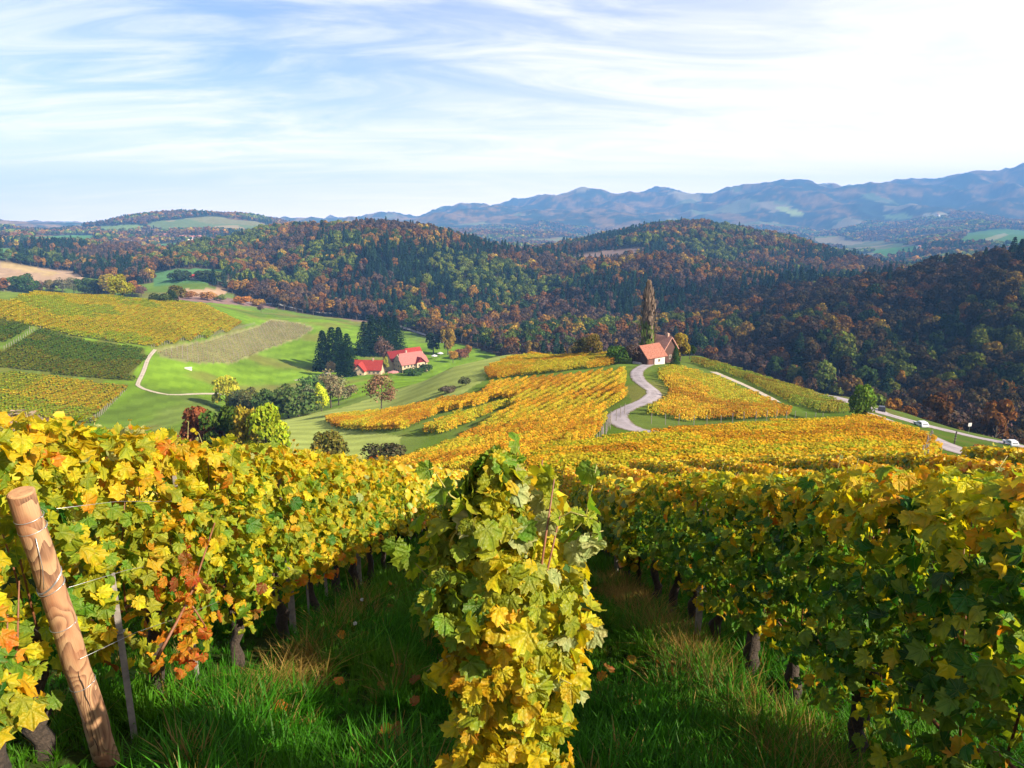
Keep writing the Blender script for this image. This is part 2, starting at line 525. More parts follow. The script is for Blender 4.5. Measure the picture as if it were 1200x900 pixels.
def foliage_mat(name, tinted=True, trans=0.35, gloss=0.04, rough=0.5, veins=False, attr='hue', var=0.25, kc=0.72):
    """leaf surface: colour from the mesh attribute (times the tint carried by the tree or the planted row)"""
    m, t = new_mat(name)
    a = N(t, 'ShaderNodeAttribute', attribute_name=attr, attribute_type='GEOMETRY')
    c = a.outputs['Color']
    if tinted:
        b = N(t, 'ShaderNodeAttribute', attribute_name='tint', attribute_type='INSTANCER')
        c = mixc(t, 1.0, c, b.outputs['Color'], 'MULTIPLY')
    if veins:
        # leaf space in the UVs: origin at the leaf's stalk, v along the midrib
        uvn = N(t, 'ShaderNodeUVMap', uv_map='UVMap')
        sp_ = N(t, 'ShaderNodeSeparateXYZ')
        t.links.new(uvn.outputs[0], sp_.inputs[0])
        x = math_node(t, 'ABSOLUTE', sp_.outputs[0]); y = sp_.outputs[1]
        rr = math_node(t, 'SQRT', math_node(t, 'ADD', math_node(t, 'MULTIPLY', x, x), math_node(t, 'MULTIPLY', y, y)))
        ang = math_node(t, 'ARCTAN2', x, y)
        d0 = math_node(t, 'ABSOLUTE', ang)
        d1 = math_node(t, 'ABSOLUTE', math_node(t, 'SUBTRACT', ang, 0.85))
        d2 = math_node(t, 'ABSOLUTE', math_node(t, 'SUBTRACT', ang, 1.75))
        dm = math_node(t, 'MULTIPLY', math_node(t, 'MINIMUM', math_node(t, 'MINIMUM', d0, d1), d2), rr)
        # side veins
        w = N(t, 'ShaderNodeTexNoise', i_Scale=9.0, i_Detail=3.0)
        tco = N(t, 'ShaderNodeTexCoord')
        t.links.new(uvn.outputs[0], w.inputs['Vector'])
        near = ramp(t, dm, [(0.0, 1.0), (0.05, 0.9), (0.15, 0.35), (0.27, 0.0)])
        line = ramp(t, dm, [(0.0, 1.0), (0.012, 1.0), (0.026, 0.0)])
        edge = math_node(t, 'MULTIPLY', ramp(t, rr, [(0.35, 0.0), (1.0, 1.0)]), w.outputs[0])
        hsv = N(t, 'ShaderNodeHueSaturation', i_Hue=0.54, i_Saturation=1.0, i_Value=0.62)
        t.links.new(c, hsv.inputs['Color'])
        c2 = mixc(t, math_node(t, 'MULTIPLY', near, math_node(t, 'MULTIPLY_ADD', w.outputs[0], 0.9, 0.25), clamp=True), c, hsv.outputs[0])
        c3 = mixc(t, math_node(t, 'MULTIPLY', line, 0.20), c2, (0.42, 0.44, 0.10))
        brown = math_node(t, 'MULTIPLY', edge, 1.5, clamp=True)
        brown = ramp(t, brown, [(0.62, 0.0), (0.95, 0.7)])
        c = mixc(t, brown, c3, (0.32, 0.12, 0.03))
        big = N(t, 'ShaderNodeTexNoise', noise_dimensions='4D', i_Scale=1.1, i_Detail=2.0)
        t.links.new(tco.outputs['Object'], big.inputs['Vector'])
        oi = N(t, 'ShaderNodeObjectInfo')
        t.links.new(math_node(t, 'MULTIPLY', oi.outputs['Random'], 50.0), big.inputs['W'])
        hv = N(t, 'ShaderNodeHueSaturation', i_Saturation=1.0, i_Value=1.0)
        t.links.new(math_node(t, 'MULTIPLY_ADD', big.outputs[0], 0.16, 0.42), hv.inputs['Hue'])
        t.links.new(c, hv.inputs['Color'])
        c = hv.outputs[0]
    nz = N(t, 'ShaderNodeTexNoise', i_Scale=(14.0 if veins else 1.3), i_Detail=3.0)
    tcn = N(t, 'ShaderNodeTexCoord')
    t.links.new(tcn.outputs['Object'], nz.inputs['Vector'])
    vv = math_node(t, 'MULTIPLY_ADD', nz.outputs[0], 2 * var * kc, (1.0 - var) * kc)
    vc = N(t, 'ShaderNodeCombineXYZ')
    for i in range(3):
        t.links.new(vv, vc.inputs[i])
    c = mixc(t, 1.0, c, vc.outputs[0], 'MULTIPLY')
    d = N(t, 'ShaderNodeBsdfDiffuse'); tr = N(t, 'ShaderNodeBsdfTranslucent'); g = N(t, 'ShaderNodeBsdfGlossy', i_Roughness=rough, i_Color=(0.7, 0.7, 0.6, 1))
    t.links.new(c, d.inputs[0])
    tcx = mixc(t, 1.0, c, (1.25, 1.12, 0.55), 'MULTIPLY')
    t.links.new(tcx, tr.inputs[0])
    m1 = N(t, 'ShaderNodeMixShader'); m1.inputs[0].default_value = trans
    t.links.new(d.outputs[0], m1.inputs[1]); t.links.new(tr.outputs[0], m1.inputs[2])
    out = m1.outputs[0]
    if gloss:
        m2 = N(t, 'ShaderNodeMixShader'); m2.inputs[0].default_value = gloss
        t.links.new(out, m2.inputs[1]); t.links.new(g.outputs[0], m2.inputs[2])
        out = m2.outputs[0]
    if veins:
        puck = N(t, 'ShaderNodeTexVoronoi', i_Scale=7.0)
        t.links.new(uvn.outputs[0], puck.inputs['Vector'])
        hgt = math_node(t, 'SUBTRACT', math_node(t, 'MULTIPLY', ramp(t, dm, [(0.0, 0.0), (0.10, 0.8), (0.3, 1.0)]), 1.0), math_node(t, 'MULTIPLY', puck.outputs['Distance'], 0.9))
        bp = N(t, 'ShaderNodeBump', i_Strength=0.9, i_Distance=0.006)
        t.links.new(hgt, bp.inputs['Height'])
        for n_ in (d, g):
            t.links.new(bp.outputs[0], n_.inputs['Normal'])
    o = N(t, 'ShaderNodeOutputMaterial')
    t.links.new(out, o.inputs[0])
    return m


M_leaf = foliage_mat('vine_leaf', tinted=False, trans=0.52, gloss=0.02, rough=0.5, veins=True, var=0.16, kc=0.95)
M_leaf_small = foliage_mat('vine_leaf_plain', tinted=False, trans=0.42, gloss=0.04, var=0.25, kc=0.88)
M_row = foliage_mat('vine_row_foliage', tinted=True, trans=0.35, gloss=0.0, var=0.25)
M_crown = foliage_mat('tree_foliage', tinted=True, trans=0.25, gloss=0.0, var=0.3, kc=0.85)
M_grass = foliage_mat('grass_blade', tinted=True, trans=0.42, gloss=0.012, var=0.3)
M_bark = simple('vine_bark', (0.055, 0.038, 0.028), 0.95, 0.6, 45, 1.0)
M_treebark = simple('tree_bark', (0.10, 0.075, 0.055), 0.95, 0.4, 3, 0.4)
M_greywood = simple('weathered_wood', (0.30, 0.26, 0.23), 0.85, 0.35, 14, 0.5)
M_steel = simple('galvanised_steel', (0.55, 0.56, 0.58), 0.38, 0.15, 30, 0.1, metal=0.7)
M_stem = simple('vine_cane', (0.23, 0.085, 0.035), 0.6, 0.4, 30, 0.2)
M_petiole = simple('leaf_stalk', (0.34, 0.30, 0.06), 0.5, 0.3, 30)

# ------------------------------------------------------------------ what grows where
FOREST_R = ([-420, 0, 60, 150, 250, 290, 330, 400, 450, 500, 540, 580, 620, 680, 900, 1000, 1060, 1120, 1200, 1620],
            [1120, 1060, 1010, 880, 800, 770, 705, 672, 650, 580, 520, 470, 290, 262, 245, 222, 216, 213, 210, 210])
# (pixel outline of the photograph, near and far distance, colour) for clearings and far fields
G_MEADOW = (0.092, 0.150, 0.020)
G_BRIGHT = (0.125, 0.215, 0.018)
G_PALE = (0.13, 0.165, 0.045)
G_BLUE = (0.07, 0.16, 0.06)
SOIL = (0.24, 0.16, 0.12)
STRAW = (0.33, 0.25, 0.13)
PURPLE = (0.20, 0.14, 0.12)
CLEARINGS = [
    ([(-400, 296), (0, 299), (60, 311), (100, 325), (95, 332), (-400, 340)], 760, 1100, (0.30, 0.21, 0.14)),
    ([(0, 306), (70, 320), (60, 323), (0, 313)], 700, 1100, (0.34, 0.25, 0.12)),
    ([(180, 318), (262, 312), (262, 330), (180, 336)], 690, 1000, G_BLUE),
    ([(260, 329), (290, 321), (312, 322), (310, 333), (262, 334)], 680, 1100, (0.30, 0.21, 0.12)),
    ([(308, 316), (322, 311), (338, 313), (336, 318), (318, 321)], 800, 1200, G_PALE),
    ([(322, 326), (345, 322), (345, 334), (324, 334)], 700, 1000, G_BLUE),
    ([(215, 339), (268, 338), (262, 348), (215, 347)], 560, 900, (0.36, 0.24, 0.15)),
    ([(655, 306), (690, 296), (752, 289), (760, 299), (720, 306), (668, 312)], 990, 1300, PURPLE),
    ([(590, 294), (625, 300), (622, 304), (590, 297)], 850, 1300, PURPLE),
    ([(-400, 285), (30, 291), (60, 300), (0, 303), (-400, 300)], 1000, 1700, G_BLUE),
    ([(40, 278), (110, 274), (112, 284), (40, 287)], 1400, 2500, G_BLUE),
    ([(185, 286), (232, 283), (228, 297), (188, 298)], 1300, 2400, G_BLUE),
    ([(200, 276), (240, 277), (243, 283), (208, 281)], 1600, 2600, (0.55, 0.38, 0.34)),
    ([(75, 268), (150, 263), (185, 266), (140, 272)], 2200, 3300, (0.13, 0.19, 0.07)),
    ([(1020, 293), (1085, 287), (1090, 291), (1035, 306)], 1700, 3000, (0.10, 0.24, 0.05)),
    ([(1120, 287), (1135, 273), (1200, 265), (1500, 262), (1500, 292), (1200, 290)], 1600, 3400, (0.10, 0.21, 0.05)),
    ([(1150, 281), (1175, 273), (1182, 275), (1160, 284)], 1600, 3400, (0.30, 0.30, 0.16)),
    ([(902, 241), (925, 243), (948, 252), (930, 253)], 3300, 6000, (0.35, 0.40, 0.12)),
    ([(1035, 252), (1062, 250), (1070, 256), (1040, 257)], 3000, 6000, (0.16, 0.24, 0.08)),
    ([(1080, 250), (1110, 250), (1112, 254), (1085, 256)], 3000, 6000, (0.40, 0.36, 0.22)),
]


def forest_mask(x, y):
    r = np.hypot(x, y)
    px, py = project(x, y, height(x, y))
    thp = 600 + F_ * x / np.maximum(y * CP + 0.1 * r, 1.0)
    R = np.interp(px, *FOREST_R) + (fbm(x / 25, y / 25, 77, 2) - 0.5) * 30 * (r > 420)
    f = (r > R) & (y > 0)
    for poly, r0, r1, c in CLEARINGS:
        f &= ~((r > r0) & (r < r1) & inpoly(px, py, poly))
    # a patchwork of fields and woods on the far hills
    pat = fbm(x / 330, y / 330, 41, 3)
    f &= ~((r > 1750) & (pat > 0.60 + 0.11 * smooth(2500, 4000, r)))
    return f


LEFTF = dict(
    yellow_top=[(-200, 372), (0, 352), (45, 341), (110, 343), (165, 350), (215, 353), (262, 358), (303, 368), (296, 378), (240, 396), (176, 407), (90, 395), (40, 383), (0, 376), (-200, 390)],
    olive_mid=[(-200, 398), (0, 378), (36, 384), (10, 398), (-20, 408), (-200, 420)],
    olive_low=[(-200, 430), (-20, 415), (15, 404), (48, 385), (95, 397), (172, 409), (162, 430), (152, 447), (100, 444), (40, 435), (0, 432), (-200, 445)],
    yellow_low=[(-200, 450), (0, 435), (60, 440), (105, 447), (152, 450), (128, 475), (104, 497), (60, 505), (0, 512), (-200, 530)],
)
YOUNG = [(182, 409), (240, 398), (300, 382), (318, 374), (352, 378), (369, 384), (352, 396), (312, 410), (272, 426), (230, 426), (190, 419)]

MIDB = dict(
    # name: outline, nearest and farthest distance, row direction (world angle from +x), tint
    knoll=([(566, 440), (592, 425), (640, 416), (700, 419), (722, 421), (716, 430), (640, 438), (575, 446)], 150, 245, 8, (0.66, 0.41, 0.03)),
    leftroad=([(440, 575), (455, 540), (490, 530), (545, 507), (604, 470), (556, 466), (575, 446), (640, 440), (715, 432), (748, 428), (735, 440), (731, 452), (741, 470), (716, 486), (700, 510), (690, 524), (640, 532), (600, 562)], 60, 245, 62, (0.65, 0.395, 0.03)),
    strip=([(380, 493), (440, 488), (520, 474), (590, 464), (560, 478), (520, 484), (476, 504), (430, 506), (396, 503)], 110, 245, 40, (0.66, 0.41, 0.03)),
    strip_two=([(478, 508), (530, 484), (585, 470), (600, 466), (592, 478), (540, 502), (512, 511)], 100, 245, 40, (0.62, 0.40, 0.03)),
    rightroad=([(762, 434), (790, 427), (830, 438), (880, 458), (905, 470), (940, 484), (978, 489), (900, 491), (800, 496), (756, 488), (757, 480), (786, 462), (772, 446)], 118, 215, 14, (0.64, 0.42, 0.04)),
    ridge=([(808, 418), (840, 424), (900, 443), (960, 461), (1000, 476), (990, 485), (960, 484), (912, 470), (860, 446), (806, 424)], 140, 235, 5, (0.33, 0.30, 0.04)),
    lower=([(600, 566), (640, 518), (700, 516), (704, 512), (760, 508), (800, 499), (900, 494), (980, 490), (1010, 484), (1060, 500), (1092, 512), (1088, 540), (1070, 600), (800, 620)], 47, 150, 6, (0.66, 0.405, 0.025)),
    gap_right=([(1137, 514), (1160, 517), (1200, 522), (1500, 540), (1500, 640), (1124, 640), (1132, 560)], 44, 100, 6, (0.55, 0.30, 0.03)),
)


def field_colour(x, y, z):
    """base colour of the ground itself, from what covers it there"""
    r = np.hypot(x, y)
    px, py = project(x, y, z)
    n_big = fbm(x / 37, y / 37, 11, 4)[:, None]
    n_sm = fbm(x / 5, y / 5, 12, 3)[:, None]
    C = np.tile(np.array(G_MEADOW), (len(x), 1)) * (0.50 + 1.0 * n_big)
    pale = smooth(0.48, 0.62, fbm(x / 22, y / 60, 14, 3))[:, None]
    C = C * (1 - 0.55 * pale) + np.array(G_PALE) * 0.55 * pale
    # valley meadow round the farm: bright
    br = ((r > 270) & (r < 720) & (px > 90)).astype(float) * smooth(0.35, 0.55, fbm(x / 60, y / 60, 15, 3))
    C = C * (1 - br[:, None]) + np.array(G_BRIGHT) * (0.45 + 0.35 * n_sm + 0.75 * n_big) * br[:, None]
    st2 = (0.88 + 0.20 * (np.sin((x * 0.9 - y * 0.35) * 0.55 + 3 * fbm(x / 40, y / 40, 91, 2)) > 0))[:, None]
    C = np.where(((r > 200) & (r < 700))[:, None], C * st2, C)
    dry = (smooth(0.54, 0.68, fbm(x / 28, y / 28, 19, 4)) * (r > 90) * (r < 900) * 0.55)[:, None]
    C = C * (1 - dry) + np.array((0.17, 0.14, 0.045)) * dry
    # mown slope below the orange strip: pale, dry
    ms = ((r > 95) & (r < 270) & inpoly(px, py, [(330, 560), (320, 492), (400, 478), (480, 452), (560, 418), (640, 408), (600, 425), (560, 450), (520, 475), (380, 494), (470, 512), (460, 560)])).astype(float)[:, None]
    mow = 0.5 + 0.5 * np.sin((x * 0.45 + y * 0.62) * 1.1 + 2 * fbm(x / 20, y / 20, 9, 2))[:, None]
    C = C * (1 - ms) + (np.array((0.20, 0.24, 0.065)) * (0.82 + 0.30 * mow + 0.35 * n_big)) * ms
    # ploughed strip beyond the valley road
    pl = ((r > 560) & (r < 800) & inpoly(px, py, [(205, 343), (300, 352), (400, 362), (470, 374), (482, 380), (430, 378), (330, 362), (260, 356), (205, 352)])).astype(float)[:, None]
    C = C * (1 - pl) + np.array((0.19, 0.12, 0.11)) * (0.8 + 0.4 * n_sm) * pl
    # under vines: short grass with bare strips
    for poly in LEFTF.values():
        m = ((r > 230) & (r < 500) & inpoly(px, py, poly)).astype(float)[:, None]
        C = C * (1 - m) + np.array((0.10, 0.115, 0.02)) * (0.7 + 0.6 * n_sm) * m
    m = ((r > 300) & (r < 640) & inpoly(px, py, YOUNG)).astype(float)[:, None]
    C = C * (1 - m) + np.array((0.21, 0.215, 0.085)) * (0.7 + 0.6 * n_sm) * m
    for poly, r0, r1, a, t in MIDB.values():
        m = ((r > r0) & (r < r1) & inpoly(px, py, poly)).astype(float)[:, None]
        C = C * (1 - m) + np.array((0.10, 0.15, 0.025)) * (0.7 + 0.6 * n_sm) * m
    # forest floor, and the woods too far away to tell trees apart
    f = forest_mask(x, y).astype(float)[:, None]
    pk = fbm(x / 140, y / 140, 31, 5, 0.75)[:, None]
    pk2 = fbm(x / 42, y / 42, 35, 3, 0.8)[:, None]
    far_c = np.array((0.03, 0.045, 0.03)) * (1 - smooth(0.42, 0.6, pk)) + np.array((0.20, 0.12, 0.045)) * smooth(0.45, 0.62, pk)  # warm patches: autumn woods, with sunlit slopes put into the colour
    far_c = far_c * (0.45 + 1.1 * pk2)
    mixf = smooth(1500, 2600, r)[:, None]
    fl = np.array((0.05, 0.035, 0.02)) * (0.7 + 0.6 * n_sm) * (1 - mixf) + far_c * mixf
    C = C * (1 - f) + fl * f
    # open land among the far woods
    op = ((1 - f[:, 0]) * (r > 1500))[:, None]
    kind = fbm(x / 210, y / 210, 52, 2)[:, None]
    oc = np.where(kind > 0.56, np.array((0.26, 0.21, 0.12)), np.where(kind > 0.44, np.array((0.11, 0.15, 0.06)), np.array((0.17, 0.17, 0.08))))
    C = C * (1 - op) + oc * op
    for poly, r0, r1, c in CLEARINGS:
        m = ((r > r0) & (r < r1) & inpoly(px, py, poly)).astype(float)[:, None]
        C = C * (1 - m) + np.array(c) * (0.8 + 0.4 * n_sm) * m
    # soil and litter of the near aisles
    nr = smooth(60, 25, r)[:, None]
    C = C * (1 - nr) + np.array((0.030, 0.048, 0.012)) * (0.5 + n_sm) * nr
    return np.clip(C, 0.003, 0.9)


# the ground: one sheet from behind the viewer to beyond the farthest range
th_f = np.linspace(-0.74, 0.74, 560)
th_s = np.linspace(0.74, math.pi, 40)[1:]
THG = np.concatenate([-th_s[::-1][1:], th_f, th_s])
RG = np.exp(np.concatenate([np.linspace(math.log(0.4), math.log(3), 12)[:-1], np.linspace(math.log(3), math.log(90), 90)[:-1],
                            np.linspace(math.log(90), math.log(1500), 190)[:-1], np.linspace(math.log(1500), math.log(8500), 210)[:-1], np.linspace(math.log(8500), math.log(26000), 12)]))
TT, RR = np.meshgrid(THG, RG)
X = (RR * np.sin(TT)).ravel(); Y = (RR * np.cos(TT)).ravel()
Z = height(X, Y)
Cg = field_colour(X, Y, Z)
nt_, nr_ = len(THG), len(RG)
i0 = (np.arange(nr_ - 1)[:, None] * nt_ + np.arange(nt_ - 1)[None]).ravel()
Fg = np.stack([i0, i0 + 1, i0 + nt_ + 1, i0 + nt_], 1)
seam = np.arange(nr_ - 1) * nt_
Fs = np.stack([seam + nt_ - 1, seam, seam + nt_, seam + 2 * nt_ - 1], 1)
Fg = np.concatenate([Fg, Fs])
# close the middle
Vg = np.stack([X, Y, Z], 1)
m_ground, t = new_mat('ground_cover')
a = N(t, 'ShaderNodeAttribute', attribute_name='cover', attribute_type='GEOMETRY')
tcn = N(t, 'ShaderNodeTexCoord')
nz = N(t, 'ShaderNodeTexNoise', i_Scale=1.6, i_Detail=6.0, i_Roughness=0.65)
t.links.new(tcn.outputs['Object'], nz.inputs['Vector'])
nz2 = N(t, 'ShaderNodeTexNoise', i_Scale=0.09, i_Detail=5.0, i_Roughness=0.7)
t.links.new(tcn.outputs['Object'], nz2.inputs['Vector'])
v = math_node(t, 'ADD', math_node(t, 'MULTIPLY', nz.outputs[0], 0.5), math_node(t, 'MULTIPLY', nz2.outputs[0], 0.8))
v = math_node(t, 'MULTIPLY', math_node(t, 'ADD', v, 0.35), KC)
cc = N(t, 'ShaderNodeCombineXYZ')
for i in range(3):
    t.links.new(v, cc.inputs[i])
c = mixc(t, 1.0, a.outputs['Color'], cc.outputs[0], 'MULTIPLY')
d = N(t, 'ShaderNodeBsdfDiffuse', i_Roughness=0.8)
t.links.new(c, d.inputs[0])
bp = N(t, 'ShaderNodeBump', i_Strength=0.6, i_Distance=0.25)
t.links.new(nz.outputs[0], bp.inputs['Height'])
t.links.new(bp.outputs[0], d.inputs['Normal'])
o = N(t, 'ShaderNodeOutputMaterial')
t.links.new(d.outputs[0], o.inputs[0])
g = link('ground', np_mesh('ground', Vg, Fg, True, {'cover': ('FLOAT_COLOR', Cg)}, mats=(m_ground,)))
tag(g, 'rolling hills with meadows, fields and wooded ranges', 'ground', kind='structure')

# ------------------------------------------------------------------ roads
def ribbon(name, pts, width, mat, off=0.06, label=None, kind='structure', seg=4.0, verge=None):
    """a strip laid on the land along world points; widths may vary"""
    P2 = [Vector((p[0], p[1])) for p in pts]
    Wd = width if hasattr(width, '__len__') else [width] * len(pts)
    # Catmull-Rom through the points
    out, ws = [], []
    for i in range(len(P2) - 1):
        p0, p1, p2, p3 = P2[max(i - 1, 0)], P2[i], P2[i + 1], P2[min(i + 2, len(P2) - 1)]
        n = max(2, int((p2 - p1).length / seg))
        for k in range(n):
            u = k / n
            q = 0.5 * ((2 * p1) + (p2 - p0) * u + (2 * p0 - 5 * p1 + 4 * p2 - p3) * u * u + (3 * p1 - p0 - 3 * p2 + p3) * u ** 3)
            out.append(q); ws.append(Wd[i] + (Wd[i + 1] - Wd[i]) * u)
    out.append(P2[-1]); ws.append(Wd[-1])
    nc = 11
    V = []
    for i, q in enumerate(out):
        dd = (out[min(i + 1, len(out) - 1)] - out[max(i - 1, 0)]).normalized()
        nn = Vector((-dd.y, dd.x))
        jl = 1 + 0.05 * math.sin(i * 1.7) + 0.04 * math.sin(i * 4.1)
        for k in range(nc):
            s = (k / (nc - 1) - 0.5) * ws[i] * (jl if k in (0, nc - 1) else 1)
            V.append((q.x + nn.x * s, q.y + nn.y * s))
    V = np.array(V)
    z = height(V[:, 0], V[:, 1]).reshape(-1, nc)
    z = z + off
    # the edges dip into the turf
    z[:, 0] -= off * 0.6; z[:, -1] -= off * 0.6
    V3 = np.concatenate([V, z.reshape(-1, 1)], 1)
    n = len(out)
    across = np.tile(np.linspace(-1, 1, nc), n)
    i0 = (np.arange(n - 1)[:, None] * nc + np.arange(nc - 1)[None]).ravel()
    Fq = np.stack([i0, i0 + 1, i0 + nc + 1, i0 + nc], 1)
    ob = link(name, np_mesh(name, V3, Fq, True, {'across': ('FLOAT', across)}, mats=(mat,)))
    return tag(ob, label, None, kind=kind), [(q.x, q.y) for q in out]


def road_mat(name, col, verge, ruts):
    m, t = new_mat(name)
    a_ = N(t, 'ShaderNodeAttribute', attribute_name='across', attribute_type='GEOMETRY')
    tcn = N(t, 'ShaderNodeTexCoord')
    n1_ = N(t, 'ShaderNodeTexNoise', i_Scale=0.35, i_Detail=5.0, i_Roughness=0.65)
    n2_ = N(t, 'ShaderNodeTexNoise', i_Scale=1.7, i_Detail=4.0, i_Roughness=0.7)
    t.links.new(tcn.outputs['Object'], n1_.inputs['Vector']); t.links.new(tcn.outputs['Object'], n2_.inputs['Vector'])
    k_ = KC
    c_ = ramp(t, n1_.outputs[0], [(0.35, tuple(v * k_ * 0.72 for v in col)), (0.5, tuple(v * k_ for v in col)), (0.66, tuple(v * k_ * 1.14 for v in col))])
    ab = math_node(t, 'ABSOLUTE', a_.outputs['Fac'])
    rut = ramp(t, ab, [(0.30, 0.0), (0.45, 1.0), (0.58, 1.0), (0.72, 0.0)])
    c_ = mixc(t, math_node(t, 'MULTIPLY', rut, ruts), c_, tuple(v * k_ * 1.25 for v in col))
    ed = math_node(t, 'ADD', ab, math_node(t, 'MULTIPLY_ADD', n2_.outputs[0], 0.9, -0.45))
    c_ = mixc(t, ramp(t, ed, [(0.80, 0.0), (0.95, 1.0)]), c_, tuple(v * k_ for v in verge))
    d_ = N(t, 'ShaderNodeBsdfDiffuse'); t.links.new(c_, d_.inputs[0])
    o_ = N(t, 'ShaderNodeOutputMaterial'); t.links.new(d_.outputs[0], o_.inputs[0])
    return m


M_asphalt = road_mat('pale_asphalt', (0.36, 0.32, 0.34), (0.16, 0.15, 0.07), 0.45)
M_gravel = road_mat('gravel_track', (0.44, 0.38, 0.31), (0.13, 0.15, 0.05), 0.7)
M_greyroad = simple('grey_road', (0.34, 0.34, 0.36), 0.9, 0.12, 0.3, 0.1)


def gpts(lst):
    return [ground_at(a_, b_, rmin=(c_[0] if c_ else 3.0)) for (a_, b_, *c_) in lst]


heart_px = [(820, 511), (790, 509), (765, 507), (742, 503), (727, 495), (724, 486), (737, 478), (757, 470), (767, 461), (757, 452), (748, 444), (747, 435), (758, 428), (770, 424)]
heart = gpts(heart_px)
_, heart_line = ribbon('winding_road', heart, [3.0, 3.2, 3.6, 4.0, 4.0, 3.7, 3.4, 3.3, 3.3, 3.2, 3.2, 3.2, 3.2, 3.2], M_asphalt, 0.10, 'pale asphalt lane winding up to the barns between vineyards', seg=1.2)
_, right_path = ribbon('field_path', gpts([(836, 436), (855, 444), (880, 455), (900, 465), (910, 471)]), 2.4, M_gravel, 0.10, 'pale path crossing the vineyard right of the barns', seg=2)
_, road_far = ribbon('road', gpts([(938, 457, 150), (960, 463, 150), (1000, 473, 150), (1040, 486, 150), (1080, 497, 150), (1120, 507, 150), (1160, 516, 150), (1215, 527, 150)]), 8.5, M_asphalt, 0.10, 'pale road descending along the foot of the dark wood', seg=3)
_, road_near = ribbon('road', gpts([(1000, 479), (1040, 492), (1070, 504), (1100, 520), (1125, 528), (1150, 537), (1200, 549)]), [2.5, 3, 5, 10, 11, 9, 7], M_asphalt, 0.10, 'pale vineyard lane at the end of the grassy gap', seg=3)
_, vroad = ribbon('valley_road', gpts([(285, 354), (340, 360), (400, 367), (450, 377), (500, 393), (520, 402)]), 5.0, M_greyroad, 0.3, 'grey road curving through the valley below the wood', seg=8)
_, tr1 = ribbon('farm_track', gpts([(182, 410), (174, 420), (168, 436), (162, 449), (163, 453), (178, 459), (210, 463), (262, 462)]), 1.7, M_gravel, 0.2, 'pale track round the foot of the left vineyard', seg=3)
_, tr2 = ribbon('farm_track', gpts([(345, 446), (365, 443), (385, 437), (400, 432)]), 2.4, M_gravel, 0.2, 'pale track leading to the red roofed farm', seg=3)

# ------------------------------------------------------------------ trees
def quad_cloud(P, Nn, size, rs, hue, bend=0.25, aspect=1.0):
    """leaf clumps: one bent, irregular quad each; P centres, Nn normals"""
    n = len(P)
    a = rs.normal(size=(n, 3))
    Tn = np.cross(Nn, a); Tn /= np.linalg.norm(Tn, axis=1, keepdims=True) + 1e-9
    Bn = np.cross(Nn, Tn)
    s = size[:, None] if hasattr(size, '__len__') else size
    V = np.empty((n, 4, 3))
    cs = [(-1, -0.6), (0.5, -1), (1, 0.7), (-0.6, 1)]
    for k, (u, v_) in enumerate(cs):
        j = 1 + 0.35 * rs.uniform(-1, 1, (n, 2))
        V[:, k] = P + Tn * (u * j[:, :1] * s * 0.5) + Bn * (v_ * j[:, 1:] * s * 0.5 * aspect) + Nn * (rs.uniform(-bend, bend, (n, 1)) * s)
    Fq = np.arange(n * 4).reshape(n, 4)
    return V.reshape(-1, 3), Fq, np.repeat(hue, 4, 0)


def crown_deciduous(seed, n=1000, size=0.62, w=1.0, lobes=14, hgt=1.0, open_=0.0):
    """a 10 m tree's crown: lobes of leaf clumps on an uneven frame"""
    rs = np.random.default_rng(seed)
    C = []
    for i in range(lobes):
        u = rs.uniform(-0.75, 1); ph = rs.uniform(0, 2 * math.pi)
        rr = 2.7 * w * math.sqrt(max(0, 1 - (u * 0.95) ** 2)) * rs.uniform(0.55, 1.0)
        C.append((rr * math.cos(ph), rr * math.sin(ph), 5.9 * hgt + u * 2.7 * hgt))
    C = np.array(C)
    Rl = rs.uniform(0.95, 1.7, lobes) * w
    k = rs.integers(0, lobes, n)
    d = rs.normal(size=(n, 3)); d /= np.linalg.norm(d, axis=1, keepdims=True)
    d[:, 2] = np.where(d[:, 2] < -0.5, -d[:, 2], d[:, 2])
    rad = Rl[k] * rs.uniform(0.55 if open_ else 0.78, 1.08, n)
    P = C[k] + d * rad[:, None]
    Nn = d + rs.normal(size=(n, 3)) * 0.45
    Nn /= np.linalg.norm(Nn, axis=1, keepdims=True)
    lob = rs.uniform(0.75, 1.25, lobes)[k]
    hue = (lob * rs.uniform(0.7, 1.3, n))[:, None] * np.array([1, 1, 1])
    hue = hue * (1 + rs.uniform(-0.14, 0.14, (n, 3)))
    return quad_cloud(P, Nn, rs.uniform(0.7, 1.3, n) * size, rs, hue)


def crown_full(seed, n=2400, size=0.42, w=1.0, lobes=18):
    """a crown that reaches down to the ground, as at a wood's edge"""
    V, Fq, hue = crown_deciduous(seed, n, size, w, lobes)
    V[:, 2] = 0.3 + (V[:, 2] - 2.2) * 9.6 / 7.8
    return V, Fq, hue


